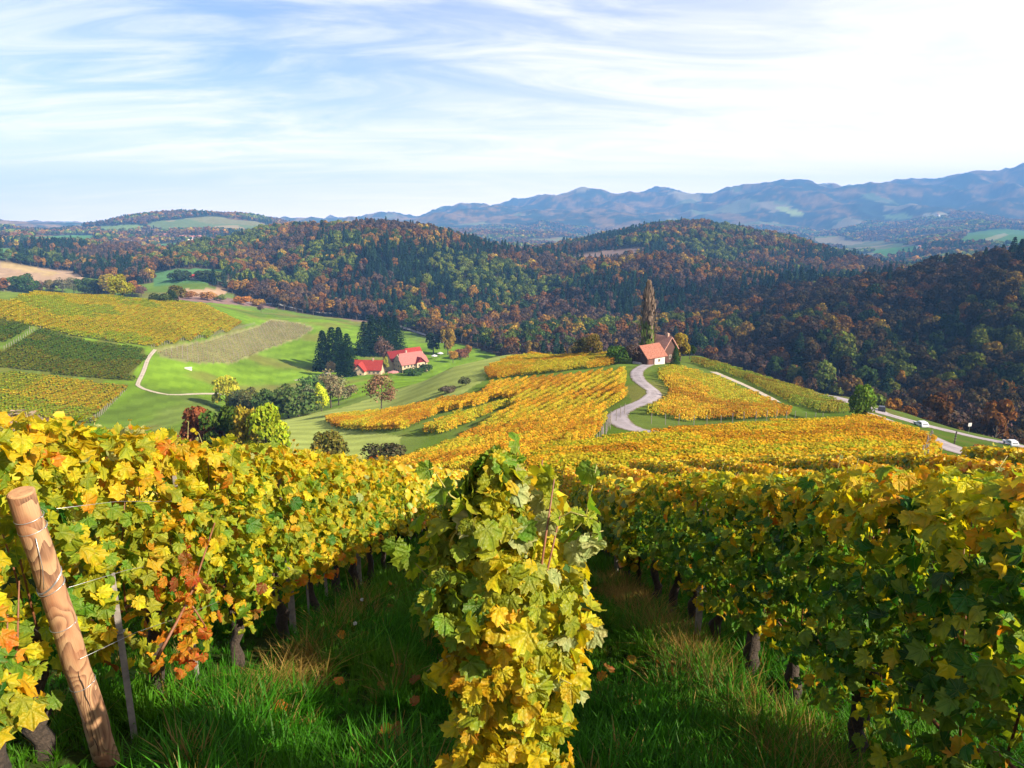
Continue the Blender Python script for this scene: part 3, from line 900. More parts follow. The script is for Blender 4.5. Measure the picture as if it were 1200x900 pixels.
def crown_conifer(seed, n=900, size=0.6, w=1.0):
    rs = np.random.default_rng(seed)
    lay = rs.integers(0, 17, n)
    f = lay / 17.0 + rs.uniform(-0.02, 0.02, n)
    ph = rs.uniform(0, 2 * math.pi, n)
    arm = np.abs(np.sin(ph * 3.5 + lay * 2.1)) ** 0.7
    R = (2.5 * w * (1 - f) ** 0.68 + 0.12) * (0.66 + 0.42 * arm)
    rr = R * np.sqrt(rs.uniform(0.15, 1, n))
    P = np.stack([rr * np.cos(ph), rr * np.sin(ph), 1.1 + f * 10.5 - 0.30 * rr], 1)
    Nn = np.stack([np.cos(ph) * 0.7, np.sin(ph) * 0.7, np.full(n, 0.8)], 1) + rs.normal(size=(n, 3)) * 0.3
    Nn /= np.linalg.norm(Nn, axis=1, keepdims=True)
    hue = rs.uniform(0.6, 1.35, n)[:, None] * np.ones(3)
    return quad_cloud(P, Nn, rs.uniform(0.7, 1.2, n) * size * (1.15 - 0.5 * f), rs, hue, 0.15, 0.8)


def crown_poplar(seed, n=1500, size=0.30, base=0.6):
    """a tall narrow column of upright twigs"""
    rs = np.random.default_rng(seed)
    f = rs.uniform(0, 1, n) ** 0.9
    R = 1.05 * np.sin(np.clip(f * 0.86 + 0.11, 0, 1) * math.pi) ** 0.62 + 0.04
    ph = rs.uniform(0, 2 * math.pi, n)
    rr = R * np.sqrt(rs.uniform(0.02, 1, n)) * (0.6 + 0.7 * vnoise(ph * 1.9 + 3, f * 7, 5)) * (1.12 - 0.3 * f)
    P = np.stack([rr * np.cos(ph), rr * np.sin(ph), base + f * 10.4], 1)
    Nn = np.stack([np.cos(ph), np.sin(ph), np.zeros(n)], 1) + rs.normal(size=(n, 3)) * 0.35
    Nn /= np.linalg.norm(Nn, axis=1, keepdims=True)
    # upright: tall thin quads
    V = np.empty((n, 4, 3)); T2 = np.cross(Nn, [0, 0, 1.0]); T2 /= np.linalg.norm(T2, axis=1, keepdims=True) + 1e-9
    s = rs.uniform(0.6, 1.4, n)[:, None] * size
    lean = Nn * 0.15 * s
    up = np.array([0, 0, 1.0])
    V[:, 0] = P - T2 * s * 0.30; V[:, 1] = P + T2 * s * 0.30
    V[:, 2] = P + T2 * s * 0.16 + up * s * 2.2 + lean; V[:, 3] = P - T2 * s * 0.14 + up * s * 2.0 + lean
    hue = rs.uniform(0.6, 1.4, n)[:, None] * np.ones(3)
    low = (f < 0.45)[:, None] & (rs.uniform(size=(n, 1)) < 0.75)
    hue = np.where(low, hue * np.array((0.62, 1.15, 0.35)), hue)
    return V.reshape(-1, 3), np.arange(n * 4).reshape(n, 4), np.repeat(hue, 4, 0)


def crown_bare(seed, n=700, size=0.5, w=1.0):
    """a half bare crown: a haze of twigs with leaves left on"""
    V, Fq, hue = crown_deciduous(seed, n, size, w, lobes=22, open_=1)
    V[:, 2] = 0.9 + (V[:, 2] - 2.2) * 9.0 / 7.8
    return V, Fq, hue


def trunk_mesh(seed, h=5.5, r=0.22, limbs=6, spread=1.8):
    random.seed(seed)
    b = MB()
    lean = random.uniform(-0.3, 0.3)
    top = Vector((lean, random.uniform(-0.3, 0.3), h))
    b.tube([(0, 0, -0.6), (0, 0, 0.3), top * 0.5, top], [r * 1.5, r * 1.1, r * 0.8, r * 0.4], 7, 0.15)
    for i in range(limbs):
        t0 = random.uniform(0.35, 0.9)
        p = top * t0
        a_ = 2 * math.pi * i / limbs + random.uniform(-0.4, 0.4)
        q = p + Vector((math.cos(a_) * spread, math.sin(a_) * spread, random.uniform(0.9, 2.0)))
        b.tube([p, p.lerp(q, 0.5) + Vector((0, 0, 0.2)), q], [r * 0.45, r * 0.3, r * 0.12], 5, 0.1)
    return b


def crown_mesh(name, data, mat=None):
    V, Fq, hue = data
    return np_mesh(name, V, Fq, False, {'hue': ('FLOAT_COLOR', hue)}, mats=(mat or M_crown,))


def merge_tree(name, crown, trunk):
    """crown and trunk in one mesh, for the wood too dense to count"""
    V, Fq, hue = crown
    tv, tf = trunk.v, [f for f in trunk.f]
    tv = np.array(tv); o_ = len(V)
    quads = [tuple(i + o_ for i in f) for f in tf if len(f) == 4]
    V2 = np.concatenate([V, tv]); F2 = np.concatenate([Fq, np.array(quads)])
    mi = np.concatenate([np.zeros(len(Fq)), np.ones(len(quads))])
    h2 = np.concatenate([hue, np.ones((len(tv), 3)) * 0.5])
    return np_mesh(name, V2, F2, False, {'hue': ('FLOAT_COLOR', h2)}, mats=(M_crown, M_treebark), matidx=mi)


def protos(name, meshes):
    """a store of shapes for a planted mass (not itself part of the scene)"""
    c_ = bpy.data.collections.new(name)
    for me in meshes:
        o_ = bpy.data.objects.new(name, me)
        c_.objects.link(o_)
    return c_


def scatter(name, P, coll, idx, rot, scl, tint, label, cat=None, kind='stuff', parent=None):
    """one object of kind stuff: many small plants set on points"""
    me = bpy.data.meshes.new(name)
    n = len(P)
    me.vertices.add(n); me.vertices.foreach_set('co', np.ascontiguousarray(P, np.float32).ravel())
    for an, kd, arr in (('pick', 'INT', idx), ('rot', 'FLOAT_VECTOR', rot), ('scl', 'FLOAT_VECTOR', scl), ('tint', 'FLOAT_COLOR', tint)):
        a_ = me.attributes.new(an, kd, 'POINT')
        if kd == 'INT':
            a_.data.foreach_set('value', np.ascontiguousarray(arr, np.int32))
        elif kd == 'FLOAT_VECTOR':
            a_.data.foreach_set('vector', np.ascontiguousarray(arr, np.float32).ravel())
        else:
            a4 = np.concatenate([arr, np.ones((n, 1))], 1)
            a_.data.foreach_set('color', np.ascontiguousarray(a4, np.float32).ravel())
    me.update()
    ob = link(name, me, parent)
    ng = bpy.data.node_groups.new(name, 'GeometryNodeTree')
    ng.interface.new_socket('Geometry', in_out='INPUT', socket_type='NodeSocketGeometry')
    ng.interface.new_socket('Geometry', in_out='OUTPUT', socket_type='NodeSocketGeometry')
    gi = ng.nodes.new('NodeGroupInput'); go = ng.nodes.new('NodeGroupOutput')
    ci = ng.nodes.new('GeometryNodeCollectionInfo')
    ci.inputs['Collection'].default_value = coll
    ci.inputs['Separate Children'].default_value = True
    ci.inputs['Reset Children'].default_value = True
    ip = ng.nodes.new('GeometryNodeInstanceOnPoints')
    ip.inputs['Pick Instance'].default_value = True

    def named(nm, dt):
        q = ng.nodes.new('GeometryNodeInputNamedAttribute')
        q.data_type = dt
        q.inputs['Name'].default_value = nm
        return q.outputs['Attribute']
    e2r = ng.nodes.new('FunctionNodeEulerToRotation')
    L = ng.links.new
    L(gi.outputs[0], ip.inputs['Points']); L(ci.outputs[0], ip.inputs['Instance'])
    L(named('pick', 'INT'), ip.inputs['Instance Index'])
    L(named('rot', 'FLOAT_VECTOR'), e2r.inputs[0]); L(e2r.outputs[0], ip.inputs['Rotation'])
    L(named('scl', 'FLOAT_VECTOR'), ip.inputs['Scale'])
    L(ip.outputs[0], go.inputs[0])
    md = ob.modifiers.new('plants', 'NODES')
    md.node_group = ng
    return tag(ob, label, cat, kind=kind)


# tints (base colours) of the woods in autumn
T_CONIFER = [(0.012, 0.030, 0.018), (0.016, 0.040, 0.020), (0.022, 0.048, 0.024)]
T_GREEN = [(0.05, 0.085, 0.018), (0.035, 0.065, 0.018), (0.075, 0.10, 0.02)]
T_RUST = [(0.20, 0.088, 0.022), (0.14, 0.065, 0.02), (0.25, 0.125, 0.025), (0.15, 0.09, 0.03)]
T_GOLD = [(0.32, 0.17, 0.025), (0.36, 0.24, 0.03), (0.25, 0.16, 0.03)]
T_BROWN = [(0.10, 0.065, 0.04), (0.12, 0.075, 0.045), (0.09, 0.06, 0.045), (0.13, 0.08, 0.06)]
T_YGREEN = [(0.17, 0.20, 0.025), (0.13, 0.17, 0.03)]

dec_data = [crown_deciduous(100 + i, 900, 0.78, w=[1, 0.9, 1.15, 1.05][i], lobes=12 + 2 * i) for i in range(4)]
con_data = [crown_conifer(200 + i, 700, 0.75, w=[0.9, 1.1][i]) for i in range(2)]
bar_data = [crown_bare(300 + i, 520, 0.62, w=[0.9, 0.8][i]) for i in range(2)]
dec_m = [crown_mesh('crown', d_) for d_ in dec_data]
con_m = [crown_mesh('crown', d_) for d_ in con_data]
bar_m = [crown_mesh('crown', d_) for d_ in bar_data]
trk_d = [trunk_mesh(400 + i, 5.6, 0.24) for i in range(3)]
trk_c = [trunk_mesh(410 + i, 10.5, 0.20, limbs=0) for i in range(2)]
trk_b = [trunk_mesh(420 + i, 7.5, 0.16, limbs=9, spread=1.3) for i in range(2)]
trunk_d = [b_.mesh('trunk', M_treebark, True) for b_ in trk_d]
trunk_c = [b_.mesh('trunk', M_treebark, True) for b_ in trk_c]
trunk_b = [b_.mesh('trunk', M_treebark, True) for b_ in trk_b]
wood_coll = protos('wood_tree', [merge_tree('wood_tree', dec_data[i], trk_d[i % 3]) for i in range(4)]
                   + [merge_tree('wood_tree', con_data[i], trk_c[i]) for i in range(2)]
                   + [merge_tree('wood_tree', bar_data[i], trk_b[i]) for i in range(2)])
# simpler trees for the woods a kilometre and more away
far_data = [crown_deciduous(500 + i, 90, 2.2, lobes=7) for i in range(3)] + [crown_conifer(510, 90, 2.0)]
far_coll = protos('far_tree', [np_mesh('far_tree', d_[0], d_[1], False, {'hue': ('FLOAT_COLOR', d_[2])}, mats=(M_crown,)) for d_ in far_data])


def wood_species(x, y, rs, r):
    """(shape index 0-7, tint) per tree, in drifts as in the photograph"""
    n = len(x)
    a_ = fbm(x / 120, y / 120, 61, 3) + 0.10 * smooth(650, 300, r) * (x < 60)
    b_ = fbm(x / 80, y / 80, 71, 3)
    px, py = project(x, y, np.full(n, -80.0))
    idx = np.zeros(n, int); tint = np.zeros((n, 3))
    u = rs.uniform(size=n)
    pc = np.clip(0.12 + 3.6 * (a_ - 0.53), 0.03, 0.85)                   # conifers
    pc = np.where((x > 60) & (r < 650), pc * 0.55, pc)
    foot = (r > 250) & (r < 520) & (x > -60) & (x < 160) & (rs.uniform(size=n) < 0.45)
    for i in range(n):
        if foot[i]:
            idx[i] = 6 + rs.integers(0, 2); tint[i] = T_BROWN[rs.integers(0, 4)]
        elif u[i] < pc[i]:
            idx[i] = 4 + rs.integers(0, 2); tint[i] = T_CONIFER[rs.integers(0, 3)]
        else:
            idx[i] = rs.integers(0, 4)
            w_ = 0.20 + 0.62 * rs.uniform() + 2.4 * (b_[i] - 0.5)
            if w_ < 0.14: tint[i] = T_YGREEN[rs.integers(0, 2)]
            elif w_ < 0.40: tint[i] = T_GREEN[rs.integers(0, 3)]
            elif w_ < 0.52: tint[i] = T_GOLD[rs.integers(0, 3)]
            elif w_ < 0.84: tint[i] = T_RUST[rs.integers(0, 4)]
            else: tint[i] = T_BROWN[rs.integers(0, 4)]
    # steep right wood: more brown and green, its shade darkened into the tints
    rt = (smooth(90, 200, x) * (r < 760))[:, None]
    muted = np.array((0.085, 0.062, 0.025)) * (0.4 + 1.0 * rs.uniform(size=(n, 1)))
    pick_ = (rs.uniform(size=(n, 1)) < 0.45) & (idx[:, None] < 4)
    tint = np.where(pick_ & (rt > 0.5), muted, tint) * (1 - 0.38 * rt)
    tint = tint * rs.uniform(0.75, 1.25, (n, 1))
    return idx, tint


def grid_points(x0, x1, y0, y1, sp, rs, jit=0.42):
    gx, gy = np.meshgrid(np.arange(x0, x1, sp), np.arange(y0, y1, sp))
    gx = gx + rs.uniform(-jit, jit, gx.shape) * sp; gy = gy + rs.uniform(-jit, jit, gy.shape) * sp
    return gx.ravel(), gy.ravel()


def wedge(x, y, m=0.70):
    return np.abs(np.arctan2(x, y)) < m


rs = np.random.default_rng(99)
fx, fy = grid_points(-1100, 1100, 140, 1500, 8.6, rs)
r_ = np.hypot(fx, fy)
k = wedge(fx, fy) & (r_ < 1500)
fx, fy = fx[k], fy[k]
k = forest_mask(fx, fy)
fx, fy = fx[k], fy[k]
fz = height(fx, fy)
r_ = np.hypot(fx, fy)


def crown_visible(x, y, z, lift=8.0):
    """does the line of sight to the top of each tree clear the land?"""
    fr = np.linspace(0.12, 0.985, 46)
    ok = np.ones(len(x), bool)
    for f in fr:
        hh = height(x * f, y * f)
        ok &= ((z + lift) * f) > hh + 0.2
    return ok


vis = crown_visible(fx, fy, fz)
fx, fy, fz, r_ = fx[vis], fy[vis], fz[vis], r_[vis]
idx, tint = wood_species(fx, fy, rs, r_)
scl = rs.uniform(0.9, 1.6, len(fx)) * np.where(idx >= 4, 1.15, 1.0) * np.where(idx >= 6, 0.85, 1.0)
scl = scl * (0.78 + 0.22 * smooth(220, 420, r_))
print('wood trees in view', len(fx))
px, py = project(fx, fy, fz + 5)
inview = (px > -20) & (px < 1220) & (py < 900)
# single trees: those at the front of the wood, the rest is one mass
apparent = np.where(inview, scl / r_, 0)
# front edge only: prefer trees whose foot is seen too
order = np.argsort(-apparent)
NIND = 180
ind = order[:NIND]
isind = np.zeros(len(fx), bool); isind[ind] = True
rot = np.stack([np.zeros(len(fx)), np.zeros(len(fx)), rs.uniform(0, 6.28, len(fx))], 1)
hv = rs.uniform(0.9, 1.2, len(fx))
SC = np.stack([scl, scl, scl * hv], 1)
m_ = ~isind
scatter('forest', np.stack([fx, fy, fz], 1)[m_], wood_coll, idx[m_], rot[m_], SC[m_], tint[m_],
        'mixed autumn wood of dark conifers and rust brown beeches on the hills')
KN = {0: 'broadleaf', 1: 'conifer', 2: 'half bare'}


def tint_word(t_):
    r0, g0, b0 = t_
    if g0 > r0 * 1.2: return 'dark green' if g0 < 0.08 else 'green'
    if g0 > r0 * 0.85: return 'olive green'
    if g0 > r0 * 0.6: return 'golden yellow' if r0 > 0.15 else 'brown'
    return 'rust red' if r0 > 0.14 else 'brown'


for i in ind:
    kd = 'conifer' if 4 <= idx[i] < 6 else ('half bare tree' if idx[i] >= 6 else 'broadleaf tree')
    word = tint_word(tint[i]) if idx[i] < 4 else ('dark' if idx[i] < 6 else 'brownish grey')
    qx = float(px[i])
    where = ('behind the crest vineyard left of the barns' if qx < 745 else 'in the wood right behind the barns' if qx < 830 else 'in the wood above the field path' if qx < 890
             else 'in the wood above the olive ridge vineyard' if qx < 965 else 'in the wood behind the round roadside tree' if qx < 1030 else 'in the wood above the two cars' if qx < 1085
             else 'in the wood left of the white sign' if qx < 1130 else 'in the wood behind the white sign' if qx < 1165 else 'in the wood by the right picture edge')
    where = ('at the front, ' if r_[i] < 262 + 0.0 * qx else 'further in, ') + where
    t_ = thing('conifer_tree' if kd == 'conifer' else 'broadleaf_tree', f'{word} {kd} {where}', 'tree', (fx[i], fy[i], fz[i]), rot[i, 2], f'{word} {kd}s {where}')
    t_.scale = SC[i]
    j = int(idx[i])
    cm = (dec_m + con_m + bar_m)[j]
    tm = (trunk_d + [trunk_d[0]])[j] if j < 4 else (trunk_c[j - 4] if j < 6 else trunk_b[j - 6])
    link('trunk', tm, t_)
    c_ = link('crown', cm, t_)
    c_['tint'] = [float(q) for q in tint[i]]

# woods on the ranges behind
fx, fy = grid_points(-3100, 3100, 1100, 4300, 15.0, rs)
r_ = np.hypot(fx, fy)
k = wedge(fx, fy, 0.66) & (r_ >= 1500) & (r_ < 4300)
fx, fy = fx[k], fy[k]
k = forest_mask(fx, fy)
fx, fy = fx[k], fy[k]
fz = height(fx, fy)
vis = crown_visible(fx, fy, fz, 12)
fx, fy, fz = fx[vis], fy[vis], fz[vis]
r_ = np.hypot(fx, fy)
idx, tint = wood_species(fx, fy, rs, r_)
idx = np.where(idx >= 6, 0, idx); idx = np.where((idx >= 4), 3, idx % 3)
n = len(fx)
print('far trees', n)
s_ = rs.uniform(1.4, 2.0, n)
scatter('distant_forest', np.stack([fx, fy, fz], 1), far_coll, idx, np.stack([np.zeros(n), np.zeros(n), rs.uniform(0, 6.28, n)], 1),
        np.stack([s_, s_, s_ * 0.8], 1), tint * 1.2, 'blue hazed woods on the distant ranges')

# ------------------------------------------------------------------ haze
pad = 9500
top_z = float(Z[RR.ravel() < 8500].max()) + 20
print('haze top', top_z, float(Z.min()))
hz = MB().box(-pad, -3000, -420, pad, 9500, top_z)
m_haze, t = new_mat('haze')
pv = N(t, 'ShaderNodeVolumePrincipled')
pv.inputs['Color'].default_value = (0.20, 0.47, 1.0, 1)
pv.inputs['Density'].default_value = 1.4e-4
o = N(t, 'ShaderNodeOutputMaterial')
t.links.new(pv.outputs[0], o.inputs['Volume'])
h = link('haze', hz.mesh('haze', m_haze))
tag(h, 'thin blue autumn haze over the hills', None, kind='stuff')

# ------------------------------------------------------------------ vine leaves
def leaf_shape(seed, n_out=26, mid=True, cup=0.25):
    """one lobed, toothed grape leaf, stalk at the origin, tip along +Y, about 1 across"""
    rs = np.random.default_rng(seed)
    ang = np.linspace(-math.pi * 0.93, math.pi * 0.93, n_out)
    lobes = [(0, 1.0, 0.62), (0.98, 0.93, 0.56), (-0.98, 0.93, 0.56), (1.9, 0.84, 0.60), (-1.9, 0.84, 0.60), (2.6, 0.70, 0.5), (-2.6, 0.70, 0.5)]
    r = np.full(n_out, 0.68)
    for a_, h_, w_ in lobes:
        r = np.maximum(r, h_ * (1 - 0.30 * (np.abs(ang - a_) / w_) ** 1.5) * (np.abs(ang - a_) < w_ * 1.4) * rs.uniform(0.92, 1.08))
    r = r * (1 + 0.085 * np.where(np.arange(n_out) % 2 == 0, 1, -1) * rs.uniform(0.3, 1.5, n_out)) * 0.62
    out = np.stack([r * np.sin(ang), r * np.cos(ang) + 0.12], 1)
    pts = [np.array([[0, 0.0]]), out]
    F = []
    if mid:
        step = 2
        im = np.arange(0, n_out, step)
        rm = r[im] * 0.5
        mids = np.stack([rm * np.sin(ang[im]), rm * np.cos(ang[im]) + 0.05], 1)
        pts.append(mids)
        m0 = 1 + n_out
        nm = len(im)
        for i in range(nm - 1):
            F.append((0, m0 + i + 1, m0 + i))
            a_, b_, c_ = 1 + im[i], 1 + im[i] + 1, 1 + im[i + 1]
            F.append((m0 + i, b_, a_)); F.append((m0 + i, m0 + i + 1, b_)); F.append((m0 + i + 1, c_, b_))
        if im[-1] < n_out - 1:
            F.append((m0 + nm - 1, 1 + n_out - 1, 1 + im[-1]))
    else:
        for i in range(n_out - 1):
            F.append((0, 2 + i, 1 + i))
    P = np.concatenate(pts)
    x, y = P[:, 0], P[:, 1]
    rr = np.hypot(x, y)
    th = np.arctan2(x, y)
    fold = rs.uniform(0.05, 0.35); curl = rs.uniform(-0.65, 0.95); wav = rs.uniform(0.05, 0.14)
    z = fold * np.abs(x) - curl * rr ** 2 + wav * np.cos(th * rs.integers(3, 6) + rs.uniform(0, 6)) * rr * 1.6 + 0.05 * rs.normal(size=len(x)) * rr
    z = z - 0.25 * rs.uniform(0, 1.4) * np.maximum(y - 0.25, 0) ** 1.5
    return np.stack([x, y, z], 1), np.array(F), P * 1.35


PAL = dict(deep=(0.025, 0.085, 0.012), green=(0.065, 0.17, 0.015), lime=(0.20, 0.30, 0.02), yg=(0.36, 0.38, 0.02), yellow=(0.62, 0.46, 0.015),
           gold=(0.68, 0.36, 0.012), orange=(0.62, 0.20, 0.015), brown=(0.28, 0.085, 0.02), pale=(0.52, 0.55, 0.20), rust=(0.55, 0.13, 0.02))
PK = list(PAL)
PV = np.array([PAL[k_] for k_ in PK])


def pick_colours(n, wts, rs, jit=0.16):
    p = np.array([wts.get(k_, 0.0) for k_ in PK]); p = p / p.sum()
    i = rs.choice(len(PK), n, p=p)
    j = rs.choice(len(PK), n, p=p)
    f = rs.uniform(0, 0.4, (n, 1))
    c_ = PV[i] * (1 - f) + PV[j] * f
    return c_ * rs.uniform(1 - jit, 1 + jit, (n, 1)) * (1 + rs.uniform(-0.06, 0.06, (n, 3)))


# shared leaf shapes for the nearest vines, in the colours of the season
NSH = 7
SHAPES = [leaf_shape(1000 + i, 29) for i in range(NSH)]
SHAPE_LO = [leaf_shape(1100 + i, 13, False) for i in range(5)]
SHAPE_XLO = [leaf_shape(1150 + i, 7, False) for i in range(4)]
COLN = {}
_leaf_cache = {}


def leaf_mesh(shape, ck, shade):
    key = (shape, ck, shade)
    if key not in _leaf_cache:
        P, Fq, uv = SHAPES[shape]
        c_ = np.array(PAL[ck]) * (0.78, 0.92, 1.06, 1.2)[shade]
        _leaf_cache[key] = np_mesh('leaf', P, Fq, True, {'hue': ('FLOAT_COLOR', np.tile(c_, (len(P), 1)))}, uv=uv, mats=(M_leaf,))
    return _leaf_cache[key]


def leaf_frames(P, Nn, rs, droop=0.9, jit=0.62):
    """rotation matrices: Z = blade normal, Y = towards the leaf tip, hanging down"""
    n = len(P)
    Zv = Nn + rs.normal(size=(n, 3)) * jit
    Zv /= np.linalg.norm(Zv, axis=1, keepdims=True)
    dn = np.array([0, 0, -1.0]) * droop + rs.normal(size=(n, 3)) * 0.45
    Yv = dn - (dn * Zv).sum(1, keepdims=True) * Zv
    Yv /= np.linalg.norm(Yv, axis=1, keepdims=True) + 1e-9
    Xv = np.cross(Yv, Zv)
    return np.stack([Xv, Yv, Zv], 2)            # columns


def joined_leaves(P, R, s, cols, shapes, rs, uvs=True):
    k_ = rs.integers(0, len(shapes), len(P))
    Vs, Fs, Hs, Us = [], [], [], []
    off = 0
    for i, (LP, LF, LU) in enumerate(shapes):
        m = k_ == i
        if not m.any():
            continue
        V = np.einsum('nij,kj->nki', R[m], LP) * s[m][:, None, None] + P[m][:, None]
        nn = m.sum(); kk = len(LP)
        Fq = (LF[None] + (np.arange(nn) * kk)[:, None, None]).reshape(-1, 3) + off
        Vs.append(V.reshape(-1, 3)); Fs.append(Fq); Hs.append(np.repeat(cols[m], kk, 0)); Us.append(np.tile(LU, (nn, 1)))
        off += nn * kk
    return np.concatenate(Vs), np.concatenate(Fs), np.concatenate(Hs), np.concatenate(Us)


def hedge_points(rs, n, L, z0, z1, half, side=0, top_frac=0.16):
    """leaf positions over the two faces and the top of a vine wall; side -1/+1 keeps to one face"""
    y = rs.uniform(-L / 2, L / 2, n)
    f = rs.uniform(0, 1, n)
    z = z0 + (z1 - z0) * f
    prof = 0.72 + 0.38 * np.sin(np.clip(f, 0, 1) * math.pi * 0.85 + 0.25) + 0.25 * (vnoise(y * 3 + 50 * rs.uniform(), z * 3, 8) - 0.5)
    sd = np.where(rs.uniform(size=n) < 0.5, -1, 1) if side == 0 else np.full(n, side)
    dep = rs.uniform(0.45, 1.08, n)
    x = sd * half * prof * dep
    Nn = np.stack([sd * 0.85, rs.uniform(-0.3, 0.3, n), rs.uniform(0.15, 0.75, n)], 1)
    tp = rs.uniform(size=n) < top_frac
    x = np.where(tp, rs.uniform(-1, 1, n) * half * 0.8, x)
    z = np.where(tp, z1 + rs.uniform(-0.12, 0.14, n) + 0.1 * (vnoise(y * 4, y * 0, 9) - 0.5), z)
    Nn = np.where(tp[:, None], np.stack([np.sign(x) * 0.3, rs.uniform(-0.3, 0.3, n), np.ones(n)], 1), Nn)
    return np.stack([x, y, z], 1), Nn, f, tp


def mix_w(a_, b_, f):
    return {k_: a_.get(k_, 0) * (1 - f) + b_.get(k_, 0) * f for k_ in PK}


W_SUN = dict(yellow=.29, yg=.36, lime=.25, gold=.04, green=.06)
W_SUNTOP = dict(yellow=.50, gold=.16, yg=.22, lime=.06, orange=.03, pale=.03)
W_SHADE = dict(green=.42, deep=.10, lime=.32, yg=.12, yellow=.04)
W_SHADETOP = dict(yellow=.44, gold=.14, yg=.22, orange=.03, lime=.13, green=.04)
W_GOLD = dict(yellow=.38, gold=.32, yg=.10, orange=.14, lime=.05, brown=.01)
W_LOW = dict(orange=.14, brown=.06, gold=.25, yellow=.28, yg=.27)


def colour_by_height(f, tp, w_mid, w_top, w_low, rs, k_low=0.18, k_top=0.82):
    n = len(f)
    c_ = pick_colours(n, w_mid, rs)
    t_ = tp | (f + rs.normal(size=n) * 0.10 > k_top)
    c_[t_] = pick_colours(int(t_.sum()), w_top, rs)
    l_ = (~tp) & (f + rs.normal(size=n) * 0.08 < k_low) & (rs.uniform(size=n) < 0.55)
    c_[l_] = pick_colours(int(l_.sum()), w_low, rs)
    return c_


def nearest_pal(c_):
    d_ = ((np.log(PV)[None] - np.log(np.maximum(c_, 1e-3))[:, None]) ** 2).sum(-1)
    return d_.argmin(1)


def vine_trunk(seed, h=0.85, r=0.045, lean=(0, 0)):
    random.seed(seed)
    b = MB()
    pts = [(0, 0, -0.25)]
    x = y = 0
    for i in range(1, 8):
        f = i / 7
        x = lean[0] * f + random.uniform(-0.035, 0.035); y = lean[1] * f + random.uniform(-0.035, 0.035)
        pts.append((x, y, h * f))
    b.tube(pts, [r * random.uniform(0.85, 1.3) * (1.25 - 0.35 * i / 7) for i in range(8)], 9, 0.4)
    # knobbly head
    b.tube([pts[-1], (x + 0.03, y, h + 0.05)], [r * 1.5, r * 0.9], 8, 0.5)
    return b, Vector((x, y, h))


def vine_canes(seed, head, L, z1, n=5):
    random.seed(seed)
    b = MB()
    for sgn in (-1, 1):
        b.tube([head, head + Vector((0, sgn * L * 0.25, 0.10)), head + Vector((0, sgn * L * 0.5, 0.02))], [0.014, 0.012, 0.008], 5)
    for i in range(n):
        y = (i + 0.5) / n * L - L / 2 + random.uniform(-0.06, 0.06)
        p = Vector((random.uniform(-0.03, 0.03), y, head.z + 0.03))
        q = Vector((random.uniform(-0.12, 0.12), y + random.uniform(-0.15, 0.15), z1 - random.uniform(-0.05, 0.25)))
        b.tube([p, p.lerp(q, 0.4) + Vector((random.uniform(-0.06, 0.06), 0, 0)), q], [0.008, 0.006, 0.003], 5)
    return b


def shear_pts(P, s):
    P = P.copy(); P[:, 2] += s * P[:, 1]
    return P


def clear_of_post(P, Nn, f, tp, loc):
    """no leaf grows through the leaning end post or out in front of it"""
    wx = P[:, 0] + loc[0]; wy = P[:, 1] + loc[1]; wz = P[:, 2] + loc[2]
    t_ = np.clip((wz - POST_B.z) / (POST_T.z - POST_B.z), 0, 1)
    ax_ = POST_B.x + (POST_T.x - POST_B.x) * t_; ay_ = POST_B.y + (POST_T.y - POST_B.y) * t_
    # direction from the post towards the open aisle
    dx, dy = wx - ax_, wy - ay_
    side_ = dx * 0.50 - dy * 0.86
    across = dx * 0.86 + dy * 0.50
    bad = (side_ > -0.12) & (np.abs(across) < 0.16 + 0.0 * t_) & (side_ < 2.5)
    bad &= (wx < 0)
    k_ = ~bad
    return P[k_], Nn[k_], f[k_], tp[k_]


POST_B = ground_at(127, 893)
POST_T = Vector((POST_B.x - 0.02, POST_B.y - 0.33, POST_B.z + 1.93))


